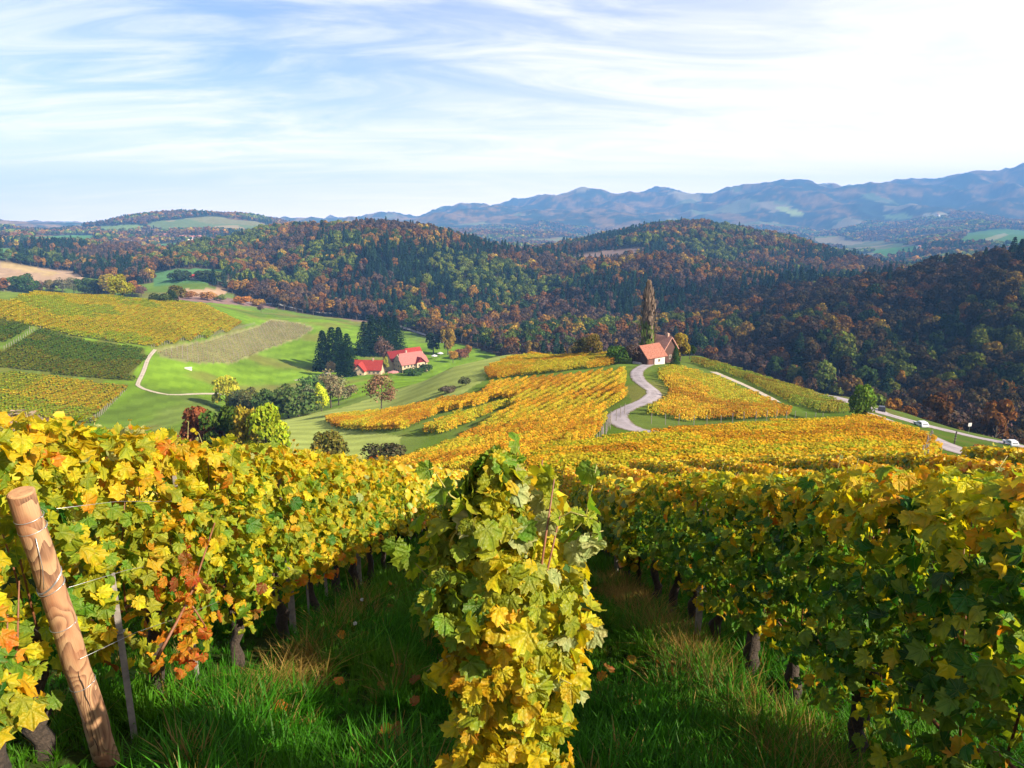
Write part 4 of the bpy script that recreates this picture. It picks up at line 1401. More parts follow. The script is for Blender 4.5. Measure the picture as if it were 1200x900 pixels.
def make_vine(loc, label, seed, group, L=1.1, n_part=230, n_join=420, side=1, h0=0.62, h1=2.05, half=0.30, w_mid=None, w_top=None, w_low=None,
              slope=-SLOPE, size=0.135, shoots=2, part_side=None, trunk_r=0.045):
    """a near grapevine: trunk, canes, single leaves on the face in view and the rest of its foliage"""
    rs = np.random.default_rng(seed)
    t_ = thing('grapevine', label, 'grapevine', loc, 0, group)
    tb, head = vine_trunk(seed, 0.72 + rs.uniform(-0.05, 0.1), trunk_r, (rs.uniform(-0.08, 0.08), rs.uniform(-0.1, 0.1)))
    link('trunk', tb.mesh('trunk', M_bark, True), t_)
    cb = vine_canes(seed + 1, head, L, h1)
    cb.v = [(x, y, z + slope * y) for x, y, z in cb.v]
    link('cane', cb.mesh('cane', M_stem, True), t_)
    w_mid = w_mid or W_SUN; w_top = w_top or W_SUNTOP; w_low = w_low or W_LOW
    # the mass of leaves
    P, Nn, f, tp = hedge_points(rs, n_join, L, h0, h1, half)
    # thinner towards the bottom
    keep = rs.uniform(size=len(f)) < 0.16 + 2.2 * f
    P, Nn, f, tp = P[keep], Nn[keep], f[keep], tp[keep]
    P[:, 0] *= 0.9
    P, Nn, f, tp = clear_of_post(P, Nn, f, tp, loc)
    c_ = colour_by_height(f, tp, w_mid, w_top, w_low, rs)
    R = leaf_frames(P, Nn, rs)
    s = rs.uniform(0.7, 1.25, len(P)) * size
    V, Fq, hue, uv = joined_leaves(shear_pts(P, slope), R, s, c_, SHAPE_LO, rs)
    fo = link('foliage', np_mesh('foliage', V, Fq, True, {'hue': ('FLOAT_COLOR', hue)}, uv=uv, mats=(M_leaf,)), t_)
    fo['kind'] = 'stuff'
    if n_part:
        P, Nn, f, tp = hedge_points(rs, n_part, L, h0, h1, half * 1.05, side=side, top_frac=0.22)
        keep = rs.uniform(size=len(f)) < 0.20 + 2.2 * f
        P, Nn, f, tp = P[keep], Nn[keep], f[keep], tp[keep]
        P[:, 0] += side * 0.02
        P, Nn, f, tp = clear_of_post(P, Nn, f, tp, loc)
        c_ = colour_by_height(f, tp, w_mid, w_top, w_low, rs)
        R = leaf_frames(P, Nn, rs, jit=0.62)
        s = rs.uniform(0.75, 1.35, len(P)) * size
        place_leaves(t_, shear_pts(P, slope), R, s, c_, rs)
    if shoots:
        SP_, SN_, SS_ = [], [], []
        for i in range(shoots):
            y = rs.uniform(-L / 2, L / 2); hgt = rs.uniform(0.10, 0.30); b = MB()
            p = Vector((rs.uniform(-0.15, 0.15), y, h1 + slope * y))
            q = p + Vector((rs.uniform(-0.10, 0.10), rs.uniform(-0.10, 0.10), hgt))
            b.tube([p - Vector((0, 0, 0.2)), p, q], [0.004, 0.0035, 0.002], 5)
            link('shoot', b.mesh('shoot', M_petiole, True), t_)
            for j in range(4):
                g_ = (j + 1) / 4
                SP_.append(tuple(p.lerp(q, g_) + Vector((rs.uniform(-.03, .03), rs.uniform(-.03, .03), 0))))
                SN_.append((rs.uniform(-1, 1), rs.uniform(-1, 0.2), 0.8)); SS_.append(size * (0.75 - 0.45 * g_))
        P = np.array(SP_); Nn = np.array(SN_); Nn /= np.linalg.norm(Nn, axis=1, keepdims=True)
        place_leaves(t_, P, leaf_frames(P, Nn, rs, droop=0.3), np.array(SS_), pick_colours(len(P), dict(yellow=.4, gold=.2, orange=.15, yg=.15, pale=.1), rs), rs)
    return t_


def place_leaves(parent, P, R, s, cols, rs):
    ci = nearest_pal(cols)
    lum = (cols / PV[ci]).mean(1)
    sh = np.clip(((lum - 0.75) / 0.15).astype(int), 0, 3)
    k_ = rs.integers(0, NSH, len(P))
    for i in range(len(P)):
        me = leaf_mesh(int(k_[i]), PK[ci[i]], int(sh[i]))
        o_ = bpy.data.objects.new('leaf', me)
        S.collection.objects.link(o_)
        o_.parent = parent
        M = Matrix([[R[i, 0, 0], R[i, 0, 1], R[i, 0, 2], 0], [R[i, 1, 0], R[i, 1, 1], R[i, 1, 2], 0], [R[i, 2, 0], R[i, 2, 1], R[i, 2, 2], 0], [0, 0, 0, 1]])
        o_.matrix_basis = Matrix.Translation(P[i].tolist()) @ M @ Matrix.Diagonal((s[i], s[i], s[i], 1))


XL, XR = -2.5, 2.5
ORD = ['first', 'second', 'third', 'fourth', 'fifth', 'sixth', 'seventh', 'eighth', 'ninth', 'tenth', 'eleventh', 'twelfth']

# the vine in the middle, end of its row, seen end on
rs = np.random.default_rng(4)
cy0 = 2.85
base = Vector((0.0, cy0, gz(0, cy0)))
ct = thing('grapevine', 'tall yellow and green vine standing alone in the middle of the foreground', 'grapevine', base)
tb, head = vine_trunk(5, 0.8, 0.045, (0.02, 0.1))
link('trunk', tb.mesh('trunk', M_bark, True), ct)
cb = MB()
for i in range(9):
    a_ = rs.uniform(-1, 1)
    p = Vector((rs.uniform(-.05, .05), rs.uniform(-.1, .1), 0.75)); q = Vector((a_ * 0.22, rs.uniform(-0.2, 0.3), rs.uniform(1.7, 2.25)))
    cb.tube([p, p.lerp(q, .5) + Vector((rs.uniform(-.08, .08), -0.05, 0)), q], [0.009, 0.007, 0.003], 6)
link('cane', cb.mesh('cane', M_stem, True), ct)


def centre_points(n, rs, shell=1.0):
    """column of leaves: widest at the shoulder, narrow at the foot"""
    f = rs.uniform(0, 1, n) ** 0.85
    z = 0.28 + f * 1.97
    hw = np.interp(f, [0, 0.12, 0.35, 0.55, 0.75, 0.88, 1.0], [0.20, 0.22, 0.24, 0.29, 0.31, 0.20, 0.05])
    ph = rs.uniform(0, 2 * math.pi, n)
    ph = np.where(rs.uniform(size=n) < 0.55, -math.pi / 2 + rs.normal(size=n) * 0.9, ph)
    rr = hw * rs.uniform(0.62, 1.08, n) * shell * (1 + 0.75 * (vnoise(ph * 1.3 + 9, z * 3.6, 19) - 0.5))
    xo = 0.045 * np.sin(z * 2.2) - 0.02
    P = np.stack([rr * np.cos(ph) + xo, rr * np.sin(ph) * 0.95, z], 1)
    Nn = np.stack([np.cos(ph), np.sin(ph), rs.uniform(0.15, 0.8, n)], 1)
    return P, Nn / np.linalg.norm(Nn, axis=1, keepdims=True), f, ph


def centre_colours(f, ph, rs):
    n = len(f)
    c_ = pick_colours(n, dict(yellow=.54, yg=.26, lime=.06, gold=.14), rs)
    u = rs.uniform(size=n)
    up = f + rs.normal(size=n) * 0.07 > 0.66
    c_[up] = pick_colours(int(up.sum()), dict(yg=.44, lime=.16, green=.05, yellow=.31, pale=.04), rs)
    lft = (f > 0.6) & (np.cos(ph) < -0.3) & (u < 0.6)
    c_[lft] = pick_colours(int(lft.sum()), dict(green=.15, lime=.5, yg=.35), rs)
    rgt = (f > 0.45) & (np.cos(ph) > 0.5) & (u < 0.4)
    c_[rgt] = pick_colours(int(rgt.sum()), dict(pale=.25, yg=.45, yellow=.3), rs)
    low = (f + rs.normal(size=n) * 0.05 < 0.24) & (u < 0.75)
    c_[low] = pick_colours(int(low.sum()), dict(gold=.44, orange=.24, yellow=.30, brown=.02), rs)
    return c_


P, Nn, f, ph = centre_points(900, rs, 0.88)
R = leaf_frames(P, Nn, rs, 1.0)
V, Fq, hue, uv = joined_leaves(P, R, rs.uniform(0.07, 0.125, len(P)), centre_colours(f, ph, rs), SHAPES, rs)
fo = link('foliage', np_mesh('foliage', V, Fq, True, {'hue': ('FLOAT_COLOR', hue)}, uv=uv, mats=(M_leaf,)), ct)
fo['kind'] = 'stuff'
P, Nn, f, ph = centre_points(380, rs, 1.10)
back = np.sin(ph) > 0.5
P, Nn, f, ph = P[~back], Nn[~back], f[~back], ph[~back]
place_leaves(ct, P, leaf_frames(P, Nn, rs, 1.0, 0.42), rs.uniform(0.07, 0.135, len(P)) * np.where(f < 0.5, 1.12, 0.95), centre_colours(f, ph, rs), rs)
# stray shoots to the left and right, and up at the right
LP_, LN_, LS_, LC_ = [], [], [], []
for (p0, p1, p2, n_, w_) in [((-0.15, 0, 1.75), (-0.36, -0.08, 1.72), (-0.48, -0.1, 1.88), 7, dict(green=.25, lime=.75)),
                             ((-0.15, 0, 1.65), (-0.30, -0.1, 1.60), (-0.40, -0.15, 1.62), 6, dict(lime=.5, yg=.5)),
                             ((0.2, 0, 1.8), (0.32, 0.02, 1.95), (0.36, 0.0, 2.2), 3, dict(lime=1.0)),
                             ((0.2, -0.05, 1.75), (0.30, -0.05, 1.90), (0.39, -0.05, 1.92), 7, dict(pale=.6, lime=.2, gold=.2)),
                             ((0.15, -0.1, 1.45), (0.25, -0.15, 1.5), (0.33, -0.15, 1.52), 6, dict(pale=.6, yellow=.4)),
                             ((0.1, -0.1, 1.25), (0.2, -0.15, 1.28), (0.29, -0.18, 1.25), 4, dict(yellow=.6, pale=.4)),
                             ((-0.1, -0.1, 2.0), (-0.25, -0.15, 2.12), (-0.31, -0.15, 2.22), 4, dict(yg=.5, lime=.5)),
                             ((-0.15, -0.1, 1.35), (-0.27, -0.2, 1.42), (-0.36, -0.22, 1.36), 4, dict(yg=.5, yellow=.5)),
                             ((0.12, -0.1, 1.95), (0.24, -0.15, 2.05), (0.33, -0.15, 2.02), 5, dict(yg=.6, pale=.4)),
                             ((0, 0, 1.95), (-0.02, 0, 2.12), (0.03, 0, 2.28), 8, dict(lime=.5, yg=.5)),
                             ((0.1, 0, 1.9), (0.13, 0, 2.05), (0.18, 0, 2.16), 6, dict(yg=.7, pale=.3))]:
    p0, p1, p2 = Vector(p0), Vector(p1), Vector(p2)
    st = MB(); st.tube([p0, p1, p2], [0.005, 0.004, 0.002], 5)
    link('shoot', st.mesh('shoot', M_petiole, True), ct)
    for j in range(n_):
        u = 0.25 + 0.75 * j / max(1, n_ - 1)
        q = p0 * (1 - u) ** 2 + p1 * 2 * u * (1 - u) + p2 * u * u
        LP_.append((q.x + rs.uniform(-.03, .03), q.y + rs.uniform(-.04, .02), q.z + rs.uniform(-.03, .03)))
        LN_.append((rs.uniform(-.5, .8), -0.8, rs.uniform(0, .7))); LS_.append(rs.uniform(0.07, 0.125))
        LC_.append(pick_colours(1, w_, rs)[0])
P = np.array(LP_); Nn = np.array(LN_); Nn /= np.linalg.norm(Nn, axis=1, keepdims=True)
place_leaves(ct, P, leaf_frames(P, Nn, rs, 0.8), np.array(LS_), np.array(LC_), rs)

# left row: one vine in front of the leaning post, then one vine per 1.1 m down the slope
lab_l = ['knotty vine at the bottom left corner, before the leaning post', 'vine directly behind the leaning post, withered orange leaves low down']
cv = ground_at(8, 960)
make_vine((cv.x, cv.y, cv.z), lab_l[0], 30, 'vines of the left row', L=0.55, n_part=95, n_join=90, side=1, h0=0.55, h1=1.35, half=0.22,
          w_mid=dict(green=.34, lime=.2, yellow=.25, gold=.12, orange=.09), w_top=dict(yellow=.6, gold=.3, orange=.1), shoots=0, trunk_r=0.07, size=0.12)
NL = 9
for i in range(NL):
    y = 3.75 + 1.1 * i
    lb = lab_l[1] if i == 0 else f'{ORD[i]} vine down the left row from the leaning post, sunlit yellow green'
    xv = XL - (0.42, 0.26, 0.10)[i] if i < 3 else XL
    make_vine((xv, y, gz(xv, y)), lb, 40 + i, 'vines of the left row', n_part=[300, 300, 300, 290, 280, 260, 230, 200, 180][i], n_join=[760, 760, 740, 700, 620, 560, 520, 480, 440][i],
              side=1, half=0.32, h1=2.08, h0=0.45 if i < 3 else 0.6, shoots=3 if i < 6 else 2, size=0.105,
              w_low=dict(orange=.4, rust=.3, brown=.1, gold=.2) if i == 1 else W_LOW, L=1.15)
# right row
NRR = 8
for i in range(NRR):
    y = 3.35 + 1.1 * i
    side_lab = f'{ORD[i]} vine up the slope in the shaded right row, deep green' if i < 6 else f'{ORD[i]} vine of the right row, green below and yellow on top'
    lb = ['green vine cut by the right edge of the picture, shaded, nearest of its row', 'second vine of the shaded right row, dense deep green leaves',
          'third vine of the right row, gnarled dark trunk in long grass', 'fourth vine of the right row, yellow leaves low by its trunk',
          'fifth vine of the shaded right row, behind the dry grass', 'sixth vine of the shaded right row, beside the grey post',
          'seventh vine of the right row, just below the grey post', 'eighth vine of the right row, yellow top and shaded green face'][i]
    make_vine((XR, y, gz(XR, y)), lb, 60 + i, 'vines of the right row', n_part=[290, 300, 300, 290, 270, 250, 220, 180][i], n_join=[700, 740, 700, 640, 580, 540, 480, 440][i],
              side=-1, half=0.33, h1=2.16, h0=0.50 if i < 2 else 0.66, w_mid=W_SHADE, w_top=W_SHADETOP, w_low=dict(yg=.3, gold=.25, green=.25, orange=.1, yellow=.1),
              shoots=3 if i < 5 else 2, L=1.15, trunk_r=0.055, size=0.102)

# ------------------------------------------------------------------ vines further off: shared shapes
def shared_vine(seed, n, L, slope, h0, h1, half, w_mid, w_top, w_low, size, shapes, two=True):
    rs = np.random.default_rng(seed)
    P, Nn, f, tp = hedge_points(rs, n, L, h0, h1, half)
    c_ = colour_by_height(f, tp, w_mid, w_top, w_low, rs)
    R = leaf_frames(P, Nn, rs)
    V, Fq, hue, uv = joined_leaves(shear_pts(P, slope), R, rs.uniform(0.75, 1.3, len(P)) * size, c_, shapes, rs)
    return np_mesh('foliage', V, Fq, False, {'hue': ('FLOAT_COLOR', hue)}, uv=uv, mats=(M_leaf_small,))


def mid_set(slope, wm, wt, seed, n=560, sz=0.15):
    return [shared_vine(seed + i, n, 1.25, slope, 0.6, 2.05, 0.33, wm, wt, W_LOW, sz, SHAPE_XLO) for i in range(3)]


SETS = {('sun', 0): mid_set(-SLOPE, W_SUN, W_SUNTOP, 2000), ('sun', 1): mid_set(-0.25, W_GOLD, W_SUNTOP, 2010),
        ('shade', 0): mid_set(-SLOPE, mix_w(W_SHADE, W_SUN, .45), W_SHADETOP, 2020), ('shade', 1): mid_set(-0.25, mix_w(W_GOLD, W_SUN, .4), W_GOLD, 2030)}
trunk_sh = [vine_trunk(2100 + i, 0.8, 0.045)[0].mesh('trunk', M_bark, True) for i in range(3)]
count_ind = 0
for row in range(-2, 15):
    x = 2.5 * row
    for j in range(-3, 42):
        y = 3.4 + 1.1 * j
        if row == 0 and y < 4.6: continue
        if j < 0 and row not in (1, 2): continue
        if row == -1 and y < 3.75 + 1.1 * NL - 0.2: continue
        if row == 1 and 3.0 < y < 3.35 + 1.1 * NRR - 0.2: continue
        if y > 33 + 8 * (row > 1) or (row <= -2 and y > 26): continue
        px, py = project(np.array(x), np.array(y), np.array(gz(x, y) + 2.0))
        if j >= 0 and (abs(math.atan2(x, y)) > 0.66 or px < -80 or px > 1290): continue
        if row == 0 and y > 22: continue
        if j >= 0 and float(px) > 1040 and math.hypot(x, y) > 31: continue
        xw = x + 0.12 * math.sin(y * 0.3 + row) + (0.4 if j < 0 else 0)
        s0 = (gz(xw, y + 1) - gz(xw, y - 1)) / 2
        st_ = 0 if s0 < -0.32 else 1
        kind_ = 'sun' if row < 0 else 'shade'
        rowname = {-2: 'second row on the left', -1: 'left row', 0: 'middle row', 1: 'right row'}.get(row, (ORD[row] if row < 12 else 'outermost') + ' row right of the middle')
        if j < 0:
            lb = f'vine at the upper end of the {rowname}'
        elif row in (-1, 1) and y < 20:
            lb = f'golden yellow vine further down the {rowname}'
        else:
            lb = f'yellow vine in the {"near" if y < 12 else "middle" if y < 22 else "far"} part of the {rowname}'
        if row == 0: lb = 'vine of the middle row, hidden behind the tall yellow vine'
        v_ = thing('grapevine', lb, 'grapevine', (xw, y, gz(xw, y)), 0, 'further vines of the ' + rowname)
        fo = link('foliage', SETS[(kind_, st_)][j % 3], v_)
        fo['kind'] = 'stuff'
        fo.scale = (-1 if (j // 3) % 2 else 1, 1, 0.94 + 0.1 * random.random())
        if row in (-1, 0, 1):
            link('trunk', trunk_sh[j % 3], v_)
        count_ind += 1
print('shared vines', count_ind)

# ------------------------------------------------------------------ vineyards across the middle distance and on the far slope
def row_segments(poly, r0, r1, ang, spacing, seg, rs, box):
    ca, sa = math.cos(math.radians(ang)), math.sin(math.radians(ang))
    x0, x1, y0, y1 = box
    cxm, cym = (x0 + x1) / 2, (y0 + y1) / 2
    D = math.hypot(x1 - x0, y1 - y0) / 2
    u, v = np.meshgrid(np.arange(-D, D, seg), np.arange(-D, D, spacing))
    u = u.ravel(); v = v.ravel()
    v = v + 0.5 * np.sin(u / 17.0)
    x = cxm + u * ca - v * sa; y = cym + u * sa + v * ca
    k_ = (x > x0) & (x < x1) & (y > y0) & (y < y1) & (y > 5)
    x, y = x[k_], y[k_]
    r = np.hypot(x, y)
    k_ = (r > r0) & (r < r1)
    x, y = x[k_], y[k_]
    z = height(x, y)
    px, py = project(x, y, z)
    qx, qy = project(x, y, z + 1.7)
    k_ = inpoly(px, py, poly) & (inpoly(qx, qy, poly) | (len(poly) in (6, 8, 9) and r1 > 240))
    return x[k_], y[k_], z[k_], (ca, sa)


def lod_meshes(seed, n, L, size, cnt=3, w=dict(yellow=.32, gold=.36, orange=.18, yg=.10, brown=.04), half=0.32, h0=0.45, h1=1.95):
    out = []
    for i in range(cnt):
        rs = np.random.default_rng(seed + i)
        P, Nn, f, tp = hedge_points(rs, n, L, h0, h1, half, top_frac=0.28)
        P = P[:, [1, 0, 2]]; Nn = Nn[:, [1, 0, 2]]
        hue = rs.uniform(0.7, 1.3, n)[:, None] * (1 + rs.uniform(-0.12, 0.12, (n, 3)))
        odd = rs.uniform(size=n)
        hue = np.where((odd < 0.10)[:, None], hue * np.array((0.9, 0.55, 0.6)), hue)
        hue = np.where((odd > 0.86)[:, None], hue * np.array((0.45, 0.80, 0.8)), hue)
        V, Fq, h_ = quad_cloud(P, Nn / np.linalg.norm(Nn, axis=1, keepdims=True), rs.uniform(0.7, 1.3, n) * size, rs, hue, 0.2)
        # stems under the leaves
        b = MB()
        for q in np.arange(-L / 2 + 0.25, L / 2, 1.0):
            b.tube([(q, 0, -0.3), (q + 0.05, 0.02, 0.8)], 0.05, 4, caps=False)
        tv = np.array(b.v); tf = np.array(b.f) + len(V)
        V2 = np.concatenate([V, tv]); F2 = np.concatenate([Fq, tf])
        out.append(np_mesh('row', V2, F2, False, {'hue': ('FLOAT_COLOR', np.concatenate([h_, np.ones((len(tv), 3))]))}, mats=(M_row, M_bark),
                           matidx=np.concatenate([np.zeros(len(Fq)), np.ones(len(tf))])))
    return out


row_mid = protos('row_mid', lod_meshes(3000, 270, 2.0, 0.20, 4))
row_far = protos('row_far', lod_meshes(3100, 80, 4.0, 0.52, 3, half=0.55, h0=0.5, h1=2.0))
young_far = protos('row_young', lod_meshes(3200, 9, 3.0, 0.42, 2, half=0.2, h0=0.5, h1=1.3))
post_far = protos('row_post', [MB().tube([(0, 0, -0.3), (0, 0, 1.75)], 0.065, 5).mesh('post', M_greywood)])

LAB_MID = dict(knoll=('vineyard_rows', 'small golden vineyard on the crest left of the barns'), leftroad=('vineyard_rows', 'golden vineyard on the slope left of the winding lane'),
               strip=('vineyard_rows', 'long orange strip of vines above the mown meadow'), strip_two=('vineyard_rows', 'short orange strip of vines beside the long one'),
               rightroad=('vineyard_rows', 'golden vineyard inside the bends right of the lane'), ridge=('vineyard_rows', 'olive green vineyard on the ridge against the dark wood'),
               lower=('vineyard_rows', 'broad golden orange vineyard below the lane'), gap_right=('vineyard_rows', 'rust orange vines right of the grassy gap'))
lane = np.array(heart_line + right_path + road_near)


def off_lane(x, y, d=2.9):
    ok = np.ones(len(x), bool)
    for i in range(0, len(lane)):
        ok &= (x - lane[i, 0]) ** 2 + (y - lane[i, 1]) ** 2 > d * d
    return ok


for nm, (poly, r0, r1, ang, tint_) in MIDB.items():
    rs = np.random.default_rng(abs(hash(len(nm) * 31 + r0)) % 9999)
    x, y, z, (ca, sa) = row_segments(poly, r0, r1, ang, 2.35, 2.0, rs, (-110, 150, 40, 250))
    k_ = off_lane(x, y)
    x, y, z = x[k_], y[k_], z[k_]
    n = len(x)
    if nm == 'lower':
        print('lower', n)
    sl_ = (height(x + ca * 1.0, y + sa * 1.0) - height(x - ca * 1.0, y - sa * 1.0)) / 2
    rot = np.stack([np.zeros(n), -np.arctan(sl_), np.full(n, math.radians(ang)) + math.pi * rs.integers(0, 2, n)], 1)
    rot[:, 1] = np.where(rot[:, 2] > math.radians(ang) + 1, -rot[:, 1], rot[:, 1])
    sc_ = np.stack([np.full(n, 1.05), rs.uniform(0.88, 1.1, n), rs.uniform(0.92, 1.07, n)], 1)
    patch = fbm(x / 9, y / 9, 88, 4)[:, None]
    tt = np.array(tint_) * rs.uniform(0.88, 1.14, (n, 1))
    tt = tt * (1 + 0.7 * (patch - 0.5)) * np.where(patch > 0.57, np.array((0.74, 0.98, 1.0)), 1.0) * np.where(patch < 0.38, np.array((0.92, 0.76, 0.9)), 1.0)
    lab = LAB_MID[nm]
    scatter(lab[0], np.stack([x, y, z], 1), row_mid, rs.integers(0, 4, n), rot, sc_, tt, lab[1], 'vineyard')

SLP = []
for nm, tint_, ang, lb in (('yellow_top', (0.47, 0.38, 0.016), 12, 'yellow vineyard on the upper part of the far left slope'),
                           ('olive_mid', (0.14, 0.165, 0.014), 12, 'small olive vineyard at the left edge below the yellow one'),
                           ('olive_low', (0.15, 0.165, 0.014), 14, 'dark olive vineyard across the middle of the far left slope'),
                           ('yellow_low', (0.42, 0.33, 0.016), 14, 'ochre vineyard on the foot of the far left slope')):
    rs = np.random.default_rng(len(nm) * 17)
    x, y, z, (ca, sa) = row_segments(LEFTF[nm], 230, 500, ang, 2.6, 4.0, rs, (-420, -60, 180, 480))
    n = len(x)
    print(nm, n)
    sl_ = (height(x + ca * 2.0, y + sa * 2.0) - height(x - ca * 2.0, y - sa * 2.0)) / 4
    rot = np.stack([np.zeros(n), -np.arctan(sl_), np.full(n, math.radians(ang))], 1)
    sc_ = np.stack([np.full(n, 1.05), rs.uniform(0.8, 1.2, n), rs.uniform(0.9, 1.1, n)], 1)
    patch = fbm(x / 30, y / 30, 90, 3)[:, None]
    tt = np.array(tint_) * rs.uniform(0.9, 1.12, (n, 1)) * (1 + 0.6 * (patch - 0.5))
    tt = np.where(patch > 0.55, tt * np.array((0.62, 0.85, 1)), tt)
    scatter('vineyard_rows', np.stack([x, y, z], 1), row_far, rs.integers(0, 3, n), rot, sc_, tt, lb, 'vineyard')
rs = np.random.default_rng(5)
x, y, z, (ca, sa) = row_segments(YOUNG, 300, 640, 68, 3.2, 3.0, rs, (-330, -80, 280, 560))
n = len(x)
print('young', n)
sl_ = (height(x + ca * 2.0, y + sa * 2.0) - height(x - ca * 2.0, y - sa * 2.0)) / 4
rot = np.stack([np.zeros(n), -np.arctan(sl_), np.full(n, math.radians(68))], 1)
scatter('vineyard_rows', np.stack([x, y, z], 1), young_far, rs.integers(0, 2, n), rot, np.ones((n, 3)), np.tile((0.20, 0.12, 0.05), (n, 1)) * rs.uniform(0.8, 1.2, (n, 1)),
        'brown young vineyard of bare rows and pale stakes above the farm', 'vineyard')
# stakes of the young vineyard and of the field edges
k_ = rs.uniform(size=n) < 0.75
EX, EY = [x[k_]], [y[k_]]
for pl in ([(0, 378), (40, 388), (55, 385), (110, 366), (150, 357)], [(178, 408), (240, 396), (300, 380)], [(106, 496), (130, 475), (150, 455)], [(5, 410), (40, 388)], [(75, 368), (160, 352)]):
    for a_, b_ in zip(pl[:-1], pl[1:]):
        A, B = ground_at(*a_), ground_at(*b_)
        m_ = int((A - B).length / 2.4)
        for q in range(m_):
            c_ = A.lerp(B, q / m_)
            EX.append(np.array([c_.x])); EY.append(np.array([c_.y]))
ex = np.concatenate(EX); ey = np.concatenate(EY); n = len(ex)
scatter('vineyard_posts', np.stack([ex, ey, height(ex, ey)], 1), post_far, np.zeros(n, int), rs.uniform(-0.06, 0.06, (n, 3)), np.stack([np.full(n, 1.6), np.full(n, 1.6), rs.uniform(0.9, 1.15, n)], 1),
        np.ones((n, 3)), 'pale stakes standing in the far left vineyards', 'posts')

# ------------------------------------------------------------------ the leaning end post, stakes, posts and wires
def post_material():
    m, t = new_mat('peeled_post_wood')
    tcn = N(t, 'ShaderNodeTexCoord')
    mp_ = N(t, 'ShaderNodeMapping'); mp_.inputs['Scale'].default_value = (6.0, 6.0, 2.4)
    t.links.new(tcn.outputs['Object'], mp_.inputs[0])
    w = N(t, 'ShaderNodeTexNoise', i_Scale=0.85, i_Detail=1.5, i_Roughness=0.45, i_Distortion=0.3)
    t.links.new(mp_.outputs[0], w.inputs['Vector'])
    # growth rings cut by the peeled surface: contour lines of a slow field
    rings = math_node(t, 'FRACT', math_node(t, 'MULTIPLY', w.outputs[0], 17.0))
    nz_ = N(t, 'ShaderNodeTexNoise', i_Scale=1.1, i_Detail=4.0)
    t.links.new(mp_.outputs[0], nz_.inputs['Vector'])
    grain = N(t, 'ShaderNodeTexNoise', i_Scale=40.0, i_Detail=3.0)
    mp2 = N(t, 'ShaderNodeMapping'); mp2.inputs['Scale'].default_value = (3, 3, 0.18)
    t.links.new(tcn.outputs['Object'], mp2.inputs[0]); t.links.new(mp2.outputs[0], grain.inputs['Vector'])
    c_ = ramp(t, rings, [(0.0, (0.37, 0.235, 0.125)), (0.45, (0.34, 0.20, 0.10)), (0.7, (0.20, 0.10, 0.05)), (1.0, (0.085, 0.038, 0.02))])
    f_ = ramp(t, nz_.outputs[0], [(0.48, 0.0), (0.66, 0.85)])
    c_ = mixc(t, f_, c_, (0.26, 0.10, 0.045))
    f2 = ramp(t, grain.outputs[0], [(0.35, 0.6), (0.6, 0.0)])
    c_ = mixc(t, f2, c_, (0.30, 0.16, 0.09))
    b = N(t, 'ShaderNodeBsdfPrincipled'); b.inputs['Roughness'].default_value = 0.72
    t.links.new(c_, b.inputs['Base Color'])
    bp_ = N(t, 'ShaderNodeBump', i_Strength=0.5, i_Distance=0.004)
    t.links.new(grain.outputs[0], bp_.inputs['Height']); t.links.new(bp_.outputs[0], b.inputs['Normal'])
    o_ = N(t, 'ShaderNodeOutputMaterial'); t.links.new(b.outputs[0], o_.inputs[0])
    return m


M_post = post_material()
M_crack = simple('dark_crack', (0.05, 0.025, 0.015), 0.9)
M_postend = simple('cut_wood_end', (0.50, 0.27, 0.13), 0.8, 0.25, 25, 0.4)
pb = ground_at(127, 893)
pt = Vector((pb.x - 0.02, pb.y - 0.33, pb.z + 1.93))
post = thing('end_post', 'thick round wooden post leaning at the end of the left row, wires wound round it', 'post', pb)
ax = (pt - pb)
Lp = ax.length
q_ = ax.to_track_quat('Z', 'Y')
pm = MB()
segs = 22
random.seed(3)
pts = [Vector((0.004 * math.sin(i * 1.1), 0.004 * math.cos(i * 0.8), -0.3 + (Lp + 0.3) * i / segs)) for i in range(segs + 1)]
pm.tube(pts, [0.068 - 0.004 * i / segs + 0.0015 * math.sin(i * 2.3) for i in range(segs + 1)], 28, 0.015, caps=False)
sh = link('shaft', pm.mesh('shaft', M_post, True), post); sh.rotation_mode = 'QUATERNION'; sh.rotation_quaternion = q_
tp_ = MB(); tp_.tube([(0, 0, Lp - 0.002), (0, 0, Lp + 0.004), (0, 0, Lp + 0.009)], [0.0635, 0.0625, 0.056], 28)
e_ = link('sawn_end', tp_.mesh('sawn_end', M_postend), post); e_.rotation_mode = 'QUATERNION'; e_.rotation_quaternion = q_


def ring(z, r, tilt, turns=1.0, rad=0.0022):
    b = MB(); P = []
    for i in range(int(30 * turns) + 1):
        a_ = 2 * math.pi * i / 30
        P.append((r * math.cos(a_), r * math.sin(a_), z + tilt * math.sin(a_ + 0.6) + 0.006 * (i / 30)))
    b.tube(P, rad, 5)
    return b


for (z, ti, tu) in ((Lp - 0.15, 0.004, 1), (Lp - 0.22, 0.006, 1.6), (Lp - 0.56, 0.05, 2.1), (Lp - 0.60, 0.02, 1.3), (Lp - 0.86, 0.01, 1), (Lp - 1.3, 0.01, 1.0)):
    w_ = link('wire_loop', ring(z, 0.0685, ti, tu).mesh('wire_loop', M_steel, True), post)
    w_.rotation_mode = 'QUATERNION'; w_.rotation_quaternion = q_
